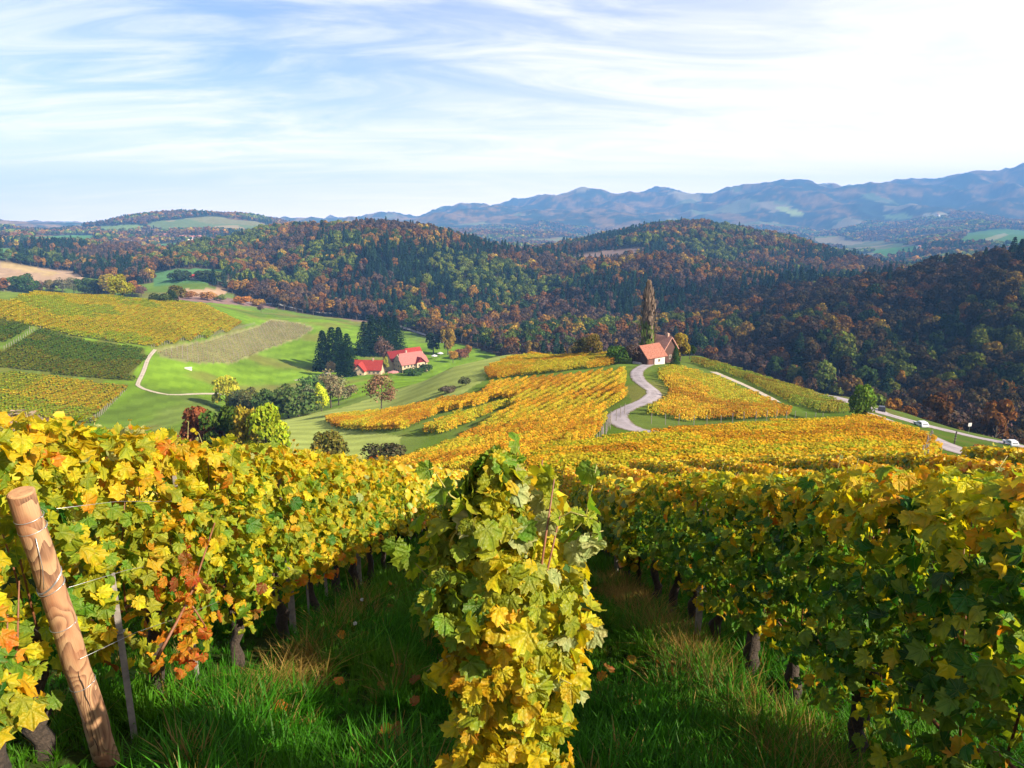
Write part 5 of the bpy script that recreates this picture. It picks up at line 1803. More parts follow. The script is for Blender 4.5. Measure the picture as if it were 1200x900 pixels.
# strands between loops and a long drying crack
b = MB(); b.tube([(0.05, -0.055, Lp - 0.24), (0.045, -0.066, Lp - 0.42), (0.02, -0.076, Lp - 0.56)], 0.002, 5)
w_ = link('wire_strand', b.mesh('wire_strand', M_steel, True), post); w_.rotation_mode = 'QUATERNION'; w_.rotation_quaternion = q_
b = MB()
for (a0, z0, z1) in ((-1.75, 0.25, 0.95), (-1.3, 0.02, 0.35), (-0.9, 0.5, 0.8)):
    P = [Vector((0.0665 * math.cos(a0 + 0.05 * math.sin(i * 1.3)), 0.0665 * math.sin(a0 + 0.05 * math.sin(i * 1.3)), z0 + (z1 - z0) * i / 10)) for i in range(11)]
    b.tube(P, [0.0015 + 0.002 * math.sin(math.pi * i / 10) for i in range(11)], 4)
w_ = link('crack', b.mesh('crack', M_crack), post); w_.rotation_mode = 'QUATERNION'; w_.rotation_quaternion = q_


def row_post(x, y, h, w, label, name='vineyard_post', mat=None, lean=(0, 0), group=None, top=True, square=True):
    z = gz(x, y)
    t_ = thing(name, label, 'post' if w > 0.04 else 'stake', (x, y, z), random.uniform(-0.4, 0.4), group)
    b = MB()
    if square:
        n_ = 5
        for i in range(n_):
            pass
        b.tube([(0, 0, -0.3), (lean[0] * 0.5, lean[1] * 0.5, h * 0.5), (lean[0], lean[1], h)], [w * 0.72, w * 0.70, w * 0.66], 4, 0.06)
    else:
        b.tube([(0, 0, -0.3), (lean[0] * 0.5, lean[1] * 0.5, h * 0.5), (lean[0], lean[1], h)], [w * 0.5] * 3, 10, 0.05)
    link('shaft', b.mesh('shaft', mat or M_greywood), t_)
    # wire clips
    c_ = MB()
    for zz in (0.8, 1.25, 1.7):
        if zz < h:
            c_.box(-w * 0.6 - 0.003 + lean[0] * zz / h, -w * 0.6 - 0.003 + lean[1] * zz / h, zz, w * 0.6 + 0.003 + lean[0] * zz / h, w * 0.6 + 0.003 + lean[1] * zz / h, zz + 0.006)
    link('wire_clip', c_.mesh('wire_clip', M_steel), t_)
    return t_


for (px, py, h, w, lb, nm, sq) in ((156, 852, 1.22, 0.040, 'pale square stake in the left row, first beyond the leaning post', 'stake', True),
                                   (229, 772, 1.95, 0.026, 'thin pale stake in the left row, between the second and third vines', 'stake', True),
                                   (343, 728, 1.9, 0.075, 'stout grey wooden post in the left row', 'vineyard_post', False),
                                   (362, 716, 1.8, 0.022, 'thin rod in the left row behind the stout grey post', 'stake', True),
                                   (383, 703, 1.9, 0.030, 'pale stake beside a dark trunk, further down the left row', 'stake', True),
                                   (421, 672, 1.9, 0.075, 'distant grey post where the left row meets the aisle', 'vineyard_post', False),
                                   (816, 768, 1.95, 0.085, 'grey wooden post in the right row, catching a little sun', 'vineyard_post', False),
                                   (721, 694, 1.95, 0.10, 'thick pale grey post at the far end of the right row', 'vineyard_post', False)):
    p = ground_at(px, py)
    xx = XL - (0.08 if px < 300 else 0.02) if px < 600 else XR - 0.22
    # keep it on the line of its row, where it meets the ground in the photograph
    yy = p.y * (xx / p.x)
    row_post(xx, yy, h, w, lb, nm, square=sq)

for (x0, side_, lb) in ((XL, -1, 'left row'), (XR, 1, 'right row')):
    for (hh, wl) in ((0.80, 'lowest'), (1.25, 'middle'), (1.72, 'topmost')):
        b = MB()
        P = []
        ys = np.linspace(pb.y - 0.2 if side_ < 0 else 2.9, 26, 40)
        for i, yv in enumerate(ys):
            P.append((x0 + side_ * -0.03, yv, gz(x0, yv) + hh + 0.01 * math.sin(i * 1.9)))
        b.tube(P, 0.0017, 4)
        o_ = link('trellis_wire', b.mesh('trellis_wire', M_steel, True))
        tag(o_, f'{wl} thin steel trellis wire strung along the {lb}', 'wire', 'trellis wires')

# withered leaves hanging behind the leaning post
rs = np.random.default_rng(77)
wv = ground_at(165, 850)
P = []; C_ = []
t_ = thing('withered_cane', 'withered cane hung with curled rust orange leaves, behind the leaning post', 'cane', (XL + 0.12, 4.55, gz(XL + 0.12, 4.55)))
b = MB(); b.tube([(0, -0.35, 0.75), (0.05, -0.1, 0.9), (0.02, 0.2, 0.95), (0.1, 0.5, 1.35)], [0.012, 0.01, 0.009, 0.005], 6)
b.tube([(0.02, 0.1, 0.95), (0.1, 0.15, 0.7), (0.08, 0.25, 0.5)], [0.008, 0.006, 0.004], 6)
link('branch', b.mesh('branch', M_stem, True), t_)
n_ = 46
P = np.stack([rs.uniform(-0.05, 0.14, n_), rs.normal(size=n_) * 0.22 + 0.02, rs.uniform(0.45, 1.3, n_)], 1)
Nn = np.stack([rs.uniform(0.2, 1, n_), -rs.uniform(0, 1, n_), rs.uniform(-0.3, 0.5, n_)], 1); Nn /= np.linalg.norm(Nn, axis=1, keepdims=True)
place_leaves(t_, P, leaf_frames(P, Nn, rs, 1.0, 0.8), rs.uniform(0.06, 0.12, n_), pick_colours(n_, dict(orange=.4, rust=.45, brown=.15), rs), rs)

# ------------------------------------------------------------------ grass, dry stalks, fallen leaves
def tuft(seed, nb, h, spread, lean=0.5, width=0.006, bias=(0, 0)):
    rs = np.random.default_rng(seed)
    V, Fq, H = [], [], []
    for i in range(nb):
        a_ = rs.uniform(0, 2 * math.pi); r0 = rs.uniform(0, spread)
        p = np.array([r0 * math.cos(a_), r0 * math.sin(a_), -0.02])
        hh = h * rs.uniform(0.5, 1.2)
        dirx = np.array([math.cos(a_), math.sin(a_)]) * rs.uniform(0.1, 1) * lean + np.array(bias)
        wd = np.array([-math.sin(a_), math.cos(a_), 0]) * width * rs.uniform(0.7, 1.4)
        o_ = len(V)
        for k, f in enumerate((0, 0.35, 0.7, 1.0)):
            c_ = p + np.array([dirx[0] * hh * f ** 2, dirx[1] * hh * f ** 2, hh * (f - 0.25 * np.linalg.norm(dirx) * f * f)])
            ww = wd * (1, 0.95, 0.6, 0.08)[k]
            V += [c_ - ww, c_ + ww]
            H += [np.array([1, 1, 1]) * rs.uniform(0.95, 1.05) * (0.75 + 0.35 * f)] * 0 + [np.ones(3)] * 2
        sh_ = rs.uniform(0.6, 1.4)
        for k in range(-8, 0):
            H[k] = np.array([sh_ * rs.uniform(0.95, 1.05), sh_, sh_ * 0.9])
        for k in range(3):
            Fq.append((o_ + 2 * k, o_ + 2 * k + 1, o_ + 2 * k + 3, o_ + 2 * k + 2))
    return np_mesh('tuft', np.array(V), np.array(Fq), False, {'hue': ('FLOAT_COLOR', np.array(H))}, mats=(M_grass,))


def weed(seed):
    rs = np.random.default_rng(seed)
    n_ = 7
    P = np.zeros((n_, 3)); P[:, 2] = 0.03
    a_ = rs.uniform(0, 6.28, n_)
    Nn = np.stack([np.cos(a_) * -0.4, np.sin(a_) * -0.4, np.ones(n_)], 1); Nn /= np.linalg.norm(Nn, axis=1, keepdims=True)
    P[:, 0] = np.cos(a_) * 0.03; P[:, 1] = np.sin(a_) * 0.03
    V, Fq, H = quad_cloud(P + np.stack([np.cos(a_), np.sin(a_), a_ * 0], 1) * 0.05, Nn, 0.09, rs, np.ones((n_, 3)), 0.2)
    return np_mesh('weed', V, Fq, False, {'hue': ('FLOAT_COLOR', H)}, mats=(M_grass,))


grass_coll = protos('grass_tuft', [tuft(1, 26, 0.24, 0.07, 0.7), tuft(2, 24, 0.30, 0.07, 0.9, 0.005), tuft(3, 22, 0.18, 0.06, 0.5, 0.007), tuft(4, 24, 0.34, 0.06, 1.1, 0.005, (-0.3, 0.1)), weed(5), weed(6)])
dry_coll = protos('dry_tuft', [tuft(11, 18, 0.36, 0.10, 1.3, 0.0035, (-0.5, 0.2)), tuft(12, 14, 0.45, 0.10, 1.6, 0.003, (-0.4, -0.4)), tuft(13, 18, 0.26, 0.12, 1.8, 0.004)])
rs = np.random.default_rng(21)
GX, GY = [], []
for (y0, y1, dens, xa, xb) in ((1.5, 5.5, 260, -4.2, 4.6), (5.5, 9, 190, -5.5, 6.5), (9, 15, 90, -5.5, 8), (15, 30, 30, -6, 12)):
    n_ = int((y1 - y0) * (xb - xa) * dens)
    GX.append(rs.uniform(xa, xb, n_)); GY.append(rs.uniform(y0, y1, n_))
gx = np.concatenate(GX); gy = np.concatenate(GY)
cl_ = fbm(gx * 1.1, gy * 1.1, 66, 3)
under = np.minimum(np.abs(gx - XL), np.abs(gx - XR))
k_ = (rs.uniform(size=len(gx)) < 0.35 + 1.1 * cl_) & (rs.uniform(size=len(gx)) < 0.35 + 0.9 * smooth(0.1, 0.6, under))
k_ &= np.abs(np.arctan2(gx, gy + 0.3)) < 0.80
gx, gy, cl_ = gx[k_], gy[k_], cl_[k_]
n_ = len(gx)
print('grass', n_)
gi_ = rs.choice(6, n_, p=[.30, .26, .18, .14, .06, .06])
hs = rs.uniform(0.55, 0.95, n_) * (0.6 + 0.9 * smooth(0.3, 0.7, cl_))
tt = np.array((0.042, 0.185, 0.008)) * rs.uniform(0.6, 1.5, (n_, 1))
lt = smooth(0.45, 0.7, fbm(gx * 0.7, gy * 0.7, 67, 3))[:, None]
tt = tt * (1 - 0.5 * lt) + np.array((0.12, 0.26, 0.012)) * 0.5 * lt
dryish = (rs.uniform(size=n_) < 0.05)[:, None]
tt = np.where(dryish, np.array((0.28, 0.20, 0.06)), tt)
big = (0.9 + 0.6 * smooth(8, 20, gy))[:, None]
scatter('grass', np.stack([gx, gy, height(gx, gy)], 1), grass_coll, gi_, np.stack([rs.uniform(-.15, .15, n_), rs.uniform(-.15, .15, n_), rs.uniform(0, 6.28, n_)], 1),
        np.stack([hs, hs, hs], 1) * big, tt, 'lush dark green grass in the aisles between the vine rows', 'grass')
n_ = 1700
dy = rs.uniform(3.2, 13, n_)
dx = XR - 0.42 + rs.normal(size=n_) * 0.16 - 0.10
k_ = rs.uniform(size=n_) < 0.35 + 0.8 * vnoise(dx * 2, dy * 0.8, 5)
dx, dy = dx[k_], dy[k_]
ex_ = rs.uniform(4.5, 9, 140); dx2 = XL + 0.5 + rs.normal(size=140) * 0.15
dx = np.concatenate([dx, dx2]); dy = np.concatenate([dy, ex_]); n_ = len(dx)
s_ = rs.uniform(0.6, 1.1, n_)
scatter('dry_grass', np.stack([dx, dy, height(dx, dy)], 1), dry_coll, rs.integers(0, 3, n_), np.stack([rs.uniform(-.3, .3, n_), rs.uniform(-.3, .3, n_), rs.uniform(0, 6.28, n_)], 1),
        np.stack([s_, s_, s_ * 0.9], 1), np.array((0.30, 0.20, 0.055)) * rs.uniform(0.6, 1.4, (n_, 1)), 'dry straw coloured stalks along the foot of the right row', 'dry grass')
for i in range(46):
    if i < 26:
        x, y = rs.uniform(-2.1, -0.5), rs.uniform(4.3, 11)
        lb = 'curled orange brown leaf lying in the grass of the left aisle'; gr = 'fallen leaves in the left aisle'
    else:
        x, y = rs.uniform(0.6, 2.1), rs.uniform(4.5, 12)
        lb = 'curled orange brown leaf lying in the grass of the right aisle'; gr = 'fallen leaves in the right aisle'
    me = leaf_mesh(int(rs.integers(0, NSH)), ['rust', 'brown', 'orange', 'brown'][i % 4], int(rs.integers(0, 3)))
    o_ = link('fallen_leaf', me, None, (x, y, gz(x, y) + rs.uniform(0.10, 0.20)))
    s0 = rs.uniform(0.07, 0.13); o_.scale = (s0, s0, s0)
    o_.rotation_euler = (rs.uniform(-0.6, 0.6), rs.uniform(-0.6, 0.6), rs.uniform(0, 6.28))
    tag(o_, lb, 'fallen leaf', gr)
M_fluff = simple('seed_fluff', (0.75, 0.76, 0.74), 0.9)
for (px, py, lb) in ((424, 726, 'white dandelion seed head in the left aisle, the farther of two'), (416, 758, 'white dandelion seed head in the left aisle, the nearer of two')):
    p = ground_at(px, py)
    t_ = thing('dandelion', lb, 'dandelion', p)
    b = MB(); b.tube([(0, 0, 0), (0.01, 0, 0.15), (0.015, 0, 0.27)], 0.002, 5)
    link('stem', b.mesh('stem', M_petiole), t_)
    b = MB()
    for i in range(60):
        d_ = Vector(rs.normal(size=3)).normalized()
        c_ = Vector((0.015, 0, 0.285))
        b.tube([c_ + d_ * 0.004, c_ + d_ * 0.022], [0.0006, 0.003], 3)
    link('seed_head', b.mesh('seed_head', M_fluff), t_)

# ------------------------------------------------------------------ single trees and bushes
dec_single = [crown_mesh('crown', crown_deciduous(700 + i, 2600, 0.42, w=[1, 0.85, 1.15][i], lobes=18)) for i in range(3)]
full_single = [crown_mesh('crown', crown_full(705 + i, w=(1.0, 0.85, 1.1)[i])) for i in range(3)]
con_single = [crown_mesh('crown', crown_conifer(710 + i, 2400, 0.42, w=[1.0, 1.15][i])) for i in range(2)]
bare_single = [crown_mesh('crown', crown_bare(720 + i, 1500, 0.34, w=[1.15, 0.9][i])) for i in range(2)]
bush_single = [crown_mesh('crown', crown_deciduous(730 + i, 1800, 0.55, w=1.5, lobes=14, hgt=0.55)) for i in range(2)]
pop_single = crown_mesh('crown', crown_poplar(740))
bush_trunk = trunk_mesh(745, 2.2, 0.16, limbs=7, spread=1.6).mesh('trunk', M_treebark, True)


def tree(kind, px, py, hpx, tint, label, name=None, group=None, cat='tree', wid=1.0, at=None, i=0, dz=0.0):
    p = ground_at(px, py) if at is None else at
    zc_ = p.y * CP - p.z * SP
    hm = hpx * zc_ / F_ * 1.03
    full = dict(full=10.2, dec=9.8, con=12.2, bare=9.8, bush=6.0, pop=11.6)[kind]
    s = hm / full
    t_ = thing(name or dict(full='broadleaf_tree', dec='broadleaf_tree', con='conifer_tree', bare='half_bare_tree', bush='bush', pop='poplar_tree')[kind], label, cat, p + Vector((0, 0, dz)),
               random.uniform(0, 6.28), group)
    t_.scale = (s * wid, s * wid, s)
    cr = dict(full=full_single, dec=dec_single, con=con_single, bare=bare_single, bush=bush_single, pop=[pop_single])[kind]
    c_ = link('crown', cr[i % len(cr)], t_); c_['tint'] = [float(q) for q in tint]
    tr_ = dict(full=trunk_d, dec=trunk_d, con=trunk_c, bare=trunk_b, bush=[bush_trunk], pop=trunk_c)[kind]
    link('trunk', tr_[i % len(tr_)], t_)
    return t_


random.seed(12)
tree('pop', 757, 424, 92, (0.23, 0.17, 0.13), 'tall narrow greyish brown poplar standing behind the barns', wid=1.12)
tree('bush', 725, 426, 19, (0.07, 0.14, 0.02), 'round green bush left of the barns', cat='bush')
tree('bare', 741, 426, 22, (0.10, 0.07, 0.055), 'bare grey brown shrub beside the wooden barn wall', name='half_bare_shrub', cat='bush', wid=1.5)
tree('full', 797, 423, 36, (0.25, 0.19, 0.03), 'golden green tree behind the dark gabled barn', i=1)
tree('con', 791, 427, 24, (0.03, 0.075, 0.015), 'dark green shrub right against the rear barn', name='evergreen_shrub', cat='bush', wid=1.2)
tree('dec', 808, 421, 17, (0.03, 0.06, 0.015), 'small dark round tree on the grass right of the barns', i=2)
tree('full', 694, 421, 32, (0.17, 0.13, 0.03), 'olive gold tree at the edge of the small crest vineyard', i=0)
tree('full', 681, 421, 26, (0.10, 0.10, 0.03), 'olive brown tree left of the olive gold one on the crest', i=2)
tree('full', 1007, 496, 52, (0.10, 0.17, 0.02), 'round dark green tree on the vineyard edge above the road', i=1, wid=0.85)
tree('bare', 447, 481, 42, (0.22, 0.13, 0.07), 'reddish brown half bare tree alone on the mown slope', i=0, wid=1.15)
tree('bush', 452, 545, 22, (0.07, 0.065, 0.03), 'low dark olive bush on the meadow behind the left row', cat='bush', wid=1.5)
tree('bush', 388, 540, 30, (0.12, 0.11, 0.02), 'small mottled olive bush showing over the left row', cat='bush', i=1)
for k_, (px, py, hp, w_) in enumerate([(380, 434, 50, 1.0), (391, 434, 54, 1.0), (399, 432, 52, .9), (408, 430, 42, 1), (406, 441, 42, 1.1)]):
    tree('con', px, py, hp, (0.010, 0.026, 0.010), ['leftmost tall conifer of the dark clump left of the farm', 'second tall conifer from the left in the clump by the farm', 'tallest dark conifer of the clump left of the farm', 'shorter conifer at the right of the clump by the farm', 'front dark conifer beside the small red roofed house'][k_], i=k_, wid=w_ * 1.3, group='conifers left of the farm')
for k_, (px, py, hp) in enumerate([(428, 416, 42), (437, 416, 50), (447, 416, 48), (457, 412, 44), (465, 410, 40)]):
    tree('con', px, py, hp, (0.010, 0.026, 0.013), ['leftmost conifer of the clump behind the farmhouse', 'second conifer behind the farmhouse, the tallest', 'middle conifer of the clump behind the farmhouse', 'fourth conifer behind the farmhouse, dark and narrow', 'rightmost conifer of the clump behind the farmhouse'][k_], i=k_ + 1, wid=1.35, group='conifers behind the farmhouse')
tree('bare', 450, 428, 34, (0.16, 0.10, 0.08), 'bare purple brown tree between the two farm houses', i=1)
tree('dec', 452, 438, 20, (0.26, 0.26, 0.04), 'small pale yellow tree in front of the bare one at the farm', i=1, wid=0.7)
tree('full', 508, 414, 26, (0.03, 0.055, 0.02), 'dark green tree right of the farmhouse', i=0)
tree('full', 525, 416, 35, (0.25, 0.17, 0.03), 'tall golden tree right of the farmhouse', i=1, wid=0.8)
tree('dec', 531, 425, 14, (0.42, 0.24, 0.03), 'small orange yellow tree below the golden one', i=2)
tree('bush', 540, 421, 12, (0.20, 0.09, 0.05), 'rusty bush on the bank right of the farm', cat='bush')
tree('dec', 549, 419, 15, (0.34, 0.17, 0.03), 'small orange tree at the tip of the mown ridge', i=0)
tree('bush', 499, 436, 9, (0.05, 0.09, 0.03), 'round green bush at the right corner of the farmhouse', cat='bush')
tree('bush', 484, 440, 8, (0.05, 0.10, 0.025), 'clipped green hedge below the farmhouse terrace', cat='bush', wid=2.2)
tree('bush', 545, 452, 9, (0.09, 0.10, 0.05), 'small grey green bush on the mown slope, upper', cat='bush')
tree('bush', 524, 461, 8, (0.12, 0.10, 0.07), 'small brown scrub bush on the mown slope, lower', cat='bush', wid=1.6)
stream = [(266, 482, 46, 'dec', (0.22, 0.20, 0.03), 'yellow green tree at the left end of the stream thicket'), (282, 488, 36, 'dec', (0.05, 0.055, 0.03), 'dark tree second from the left in the stream thicket'),
          (297, 492, 38, 'dec', (0.075, 0.07, 0.035), 'brownish olive tree in the left part of the stream thicket'), (312, 494, 40, 'dec', (0.04, 0.06, 0.025), 'dark green tree left of centre in the stream thicket'),
          (326, 492, 38, 'dec', (0.05, 0.065, 0.025), 'dark green tree in the centre of the stream thicket'), (338, 490, 40, 'dec', (0.06, 0.075, 0.03), 'mid green tree right of centre in the stream thicket'),
          (350, 488, 32, 'bush', (0.055, 0.075, 0.03), 'low green bush in the stream thicket'), (362, 485, 34, 'bare', (0.13, 0.12, 0.09), 'grey half bare tree left of the yellow one by the stream'),
          (377, 482, 34, 'dec', (0.34, 0.34, 0.03), 'slim bright yellow green tree in the stream thicket'), (388, 478, 46, 'bare', (0.13, 0.10, 0.08), 'tall grey brown half bare tree by the stream'),
          (397, 475, 34, 'bare', (0.12, 0.11, 0.08), 'grey half bare tree at the right end of the stream thicket'), (407, 467, 14, 'bush', (0.09, 0.07, 0.05), 'low brown scrub at the right end of the stream thicket'),
          (388, 440, 16, 'bare', (0.20, 0.13, 0.10), 'pinkish bare shrub left of the front conifer'), (372, 470, 26, 'bush', (0.05, 0.08, 0.03), 'dark green bush behind the yellow green tree')]
for k_, (px, py, hp, kd, tn, lb) in enumerate(stream):
    kd = 'full' if kd == 'dec' else kd; tn = (tn[0] * 1.8, tn[1] * 2.0, tn[2] * 1.3)
    tree(kd, px, py, hp, tn, lb, i=k_, wid=0.62 if 'slim' in lb else 1.05, cat='bush' if kd == 'bush' else 'tree', group='trees and bushes along the stream')
for k_, (px, hp, r0, kd, tn, lb, w_) in enumerate([(238, 46, 108, 'dec', (0.24, 0.085, 0.035), 'rust red tree rising behind the left row', 1.0), (262, 56, 104, 'dec', (0.06, 0.10, 0.015), 'dark green tree behind the left row, beside the rust red one', 1.1),
                                                   (284, 50, 100, 'dec', (0.34, 0.27, 0.03), 'orange yellow tree between the dark and the lime green ones', 0.8), (309, 56, 98, 'dec', (0.27, 0.34, 0.02), 'rounded bright lime green tree behind the left row', 0.95),
                                                   (22, 30, 90, 'bare', (0.30, 0.22, 0.16), 'pinkish brown shrub behind the left row at the picture edge', 1.9), (50, 26, 90, 'bare', (0.26, 0.20, 0.14), 'pinkish brown shrub beside the other at the left', 1.7)]):
    th, _ = pix_dir(px, 500)
    x, y = r0 * math.sin(th), r0 * math.cos(th)
    z_ = gz(x, y)
    # rooted on the bank: tall enough to show over the row
    _, pyb = project(np.array(x), np.array(y), np.array(z_))
    topy = {238: 470, 262: 467, 284: 473, 309: 466, 22: 486, 50: 490}[px]
    kd = 'full' if kd == 'dec' else kd
    tree(kd, px, 500, max(20, float(pyb) - topy), tn, lb, i=k_, at=Vector((x, y, z_)), wid=0.95 * w_, group=None)
ridge_l = [(4, 341, 16, 'dec', (0.28, 0.12, 0.03), 'orange'), (19, 342, 20, 'dec', (0.05, 0.10, 0.02), 'green'), (36, 343, 22, 'dec', (0.055, 0.11, 0.02), 'bright green'), (48, 343, 14, 'bare', (0.17, 0.10, 0.08), 'purplish half bare'),
           (62, 343, 17, 'dec', (0.16, 0.13, 0.04), 'ochre'), (74, 344, 19, 'bare', (0.14, 0.13, 0.07), 'grey olive'), (87, 345, 19, 'bare', (0.16, 0.15, 0.08), 'pale grey'), (100, 346, 22, 'dec', (0.045, 0.08, 0.02), 'dark green'),
           (111, 348, 20, 'dec', (0.05, 0.07, 0.02), 'olive green'), (123, 348, 17, 'dec', (0.16, 0.09, 0.04), 'brown'), (134, 348, 30, 'dec', (0.28, 0.21, 0.02), 'tall golden'), (144, 348, 26, 'dec', (0.30, 0.28, 0.02), 'lemon yellow'),
           (155, 348, 20, 'dec', (0.30, 0.13, 0.03), 'rusty orange'), (166, 348, 14, 'bare', (0.16, 0.09, 0.06), 'small brown'), (200, 354, 14, 'dec', (0.03, 0.055, 0.02), 'dark green pair-standing'), (209, 353, 20, 'dec', (0.14, 0.12, 0.03), 'olive orange'), (188, 355, 10, 'bush', (0.05, 0.07, 0.02), 'low dark'),
           (306, 366, 10, 'bare', (0.13, 0.09, 0.09), 'greyish purple')]
for k_, (px, py, hp, kd, tn, w_) in enumerate(ridge_l):
    w_ = w_.replace(' pair-standing', ''); kd = 'full' if kd == 'dec' else kd
    lb = f'{w_} tree in the line along the crest of the left vineyard' if k_ < 14 else (f'{w_} tree at the right end of the left vineyard crest' if k_ < 17 else 'greyish purple bush at the corner of the young vineyard')
    tree(kd, px, py, hp, tn, lb, i=k_, wid=1.5, cat='bush' if kd == 'bush' or k_ == 17 else 'tree', group='trees along the left crest')
for k_, (px, py, hp, tn, w_) in enumerate([(224, 350, 8, (0.30, 0.14, 0.04), 'orange'), (243, 352, 9, (0.34, 0.17, 0.05), 'rusty orange'), (258, 353, 7, (0.14, 0.18, 0.04), 'yellow green'), (285, 357, 9, (0.38, 0.16, 0.03), 'bright orange'), (303, 359, 8, (0.36, 0.2, 0.03), 'golden orange'),
                                           (240, 330, 12, (0.04, 0.06, 0.025), 'dark green'), (213, 330, 12, (0.035, 0.055, 0.025), 'dark rounded')]):
    tree('bush', px, py, hp, tn, f'{w_} bush in the valley behind the left vineyard crest' if k_ < 5 else f'{w_} bush beside the small house with the red roof', i=k_, cat='bush', wid=1.3)

# ------------------------------------------------------------------ buildings
def tile_mat(name, c0, c1, sc=5.0):
    m, t = new_mat(name)
    tcn = N(t, 'ShaderNodeTexCoord')
    w = N(t, 'ShaderNodeTexNoise', i_Scale=sc, i_Detail=4.0)
    t.links.new(tcn.outputs['Object'], w.inputs['Vector'])
    c_ = ramp(t, w.outputs[0], [(0.35, c0), (0.65, c1)])
    b = N(t, 'ShaderNodeBsdfDiffuse')
    t.links.new(c_, b.inputs[0])
    o_ = N(t, 'ShaderNodeOutputMaterial'); t.links.new(b.outputs[0], o_.inputs[0])
    return m


M_tile_pink = tile_mat('weathered_clay_tiles', (0.22, 0.09, 0.065), (0.32, 0.14, 0.10), 2.5)
M_tile_rose = tile_mat('rose_clay_tiles', (0.26, 0.10, 0.09), (0.35, 0.15, 0.13), 2.5)
M_tile_red = tile_mat('red_clay_tiles', (0.22, 0.03, 0.025), (0.28, 0.045, 0.035), 2)
M_tile_dark = tile_mat('dark_red_tiles', (0.12, 0.015, 0.016), (0.17, 0.025, 0.025), 2)
M_darkwood = simple('dark_boards', (0.085, 0.035, 0.025), 0.85, 0.35, 5, 0.3)
M_cream = simple('cream_plaster', (0.62, 0.47, 0.29), 0.9, 0.06, 1)
M_white = simple('white_plaster', (0.72, 0.68, 0.64), 0.9, 0.08, 1)
M_glass = simple('window_glass', (0.03, 0.04, 0.05), 0.15)
M_frame = simple('window_frame', (0.5, 0.42, 0.33), 0.7)
M_brick = simple('chimney_plaster', (0.55, 0.33, 0.25), 0.9, 0.15, 4)
M_doorwood = simple('door_boards', (0.20, 0.075, 0.05), 0.8, 0.2, 4)


def slab(b, p0, p1, p2, p3, t_):
    """a sloping roof plane with thickness: corners counterclockwise from outside"""
    P = [Vector(p) for p in (p0, p1, p2, p3)]
    n_ = (P[1] - P[0]).cross(P[3] - P[0]).normalized()
    b.add(P + [p - n_ * t_ for p in P], [(0, 1, 2, 3), (7, 6, 5, 4), (0, 4, 5, 1), (1, 5, 6, 2), (2, 6, 7, 3), (3, 7, 4, 0)])


def gable_house(parent, L, Wd, h, rh, wallm, roofm, off=(0, 0, 0), over=0.5, hip=0.0, gable_m=None, thick=0.22, rows=12):
    """ridge along local X; walls, gables, roof planes with a lip of tile courses; returns the roof"""
    ox, oy, oz = off
    b = MB()
    b.box(ox - L / 2, oy - Wd / 2, oz - 1.5, ox + L / 2, oy + Wd / 2, oz + h)
    link('wall', b.mesh('wall', wallm), parent)
    b = MB()
    for sx in (-1, 1):
        x0, x1 = ox + sx * (L / 2 - 0.25), ox + sx * (L / 2 + 0.002)
        b.add([(x0, oy - Wd / 2 + .01, oz + h), (x0, oy + Wd / 2 - .01, oz + h), (x0, oy, oz + h + rh - 0.1), (x1, oy - Wd / 2 + .01, oz + h), (x1, oy + Wd / 2 - .01, oz + h), (x1, oy, oz + h + rh - 0.1)],
              [(0, 1, 2), (5, 4, 3), (0, 3, 4, 1), (1, 4, 5, 2), (2, 5, 3, 0)])
    link('gable', b.mesh('gable', gable_m or wallm), parent)
    k_ = rh / (Wd / 2)
    b = MB()
    Lx = L / 2 + over
    for sy in (-1, 1):
        # courses of tiles, each lapping the next
        for c_ in range(rows):
            f0, f1 = c_ / rows, (c_ + 1) / rows
            yo0 = (Wd / 2 + over) * (1 - f0); yo1 = (Wd / 2 + over) * (1 - f1)
            z0 = oz + h + rh - k_ * yo0 + 0.05; z1 = oz + h + rh - k_ * yo1
            hx0 = hx1 = 0.0
            if hip:
                hx0 = max(0, (f0 - 0.5) * 2) * hip; hx1 = max(0, (f1 - 0.5) * 2) * hip
            p = [(ox - Lx + hx0, oy + sy * yo0, z0), (ox + Lx - hx0, oy + sy * yo0, z0), (ox + Lx - hx1, oy + sy * yo1, z1), (ox - Lx + hx1, oy + sy * yo1, z1)]
            if sy > 0:
                p = [p[1], p[0], p[3], p[2]]
            slab(b, *[(q[0], q[1], q[2] + thick) for q in p], thick)
    roof = link('roof', b.mesh('roof', roofm), parent)
    return roof


def window(parent, x, y, z, w, h, face, mat=None, cross=True):
    """a real opening's frame and pane set on a wall; face: '-y', '-x' or '+x'"""
    rz = {'-y': 0, '-x': -math.pi / 2, '+x': math.pi / 2}[face]
    M = Matrix.Translation((x, y, z)) @ Matrix.Rotation(rz, 4, 'Z')
    b = MB(); t_ = 0.12
    b.box(-w / 2 - t_, -0.10, -h / 2 - t_, w / 2 + t_, 0.02, -h / 2, M); b.box(-w / 2 - t_, -0.10, h / 2, w / 2 + t_, 0.02, h / 2 + t_, M)
    b.box(-w / 2 - t_, -0.10, -h / 2, -w / 2, 0.02, h / 2, M); b.box(w / 2, -0.10, -h / 2, w / 2 + t_, 0.02, h / 2, M)
    if cross:
        b.box(-0.04, -0.09, -h / 2, 0.04, 0.02, h / 2, M)
    f_ = link('window', b.mesh('window', mat or M_frame), parent)
    b = MB(); b.box(-w / 2, -0.05, -h / 2, w / 2, 0.015, h / 2, M)
    link('pane', b.mesh('pane', M_glass), f_)


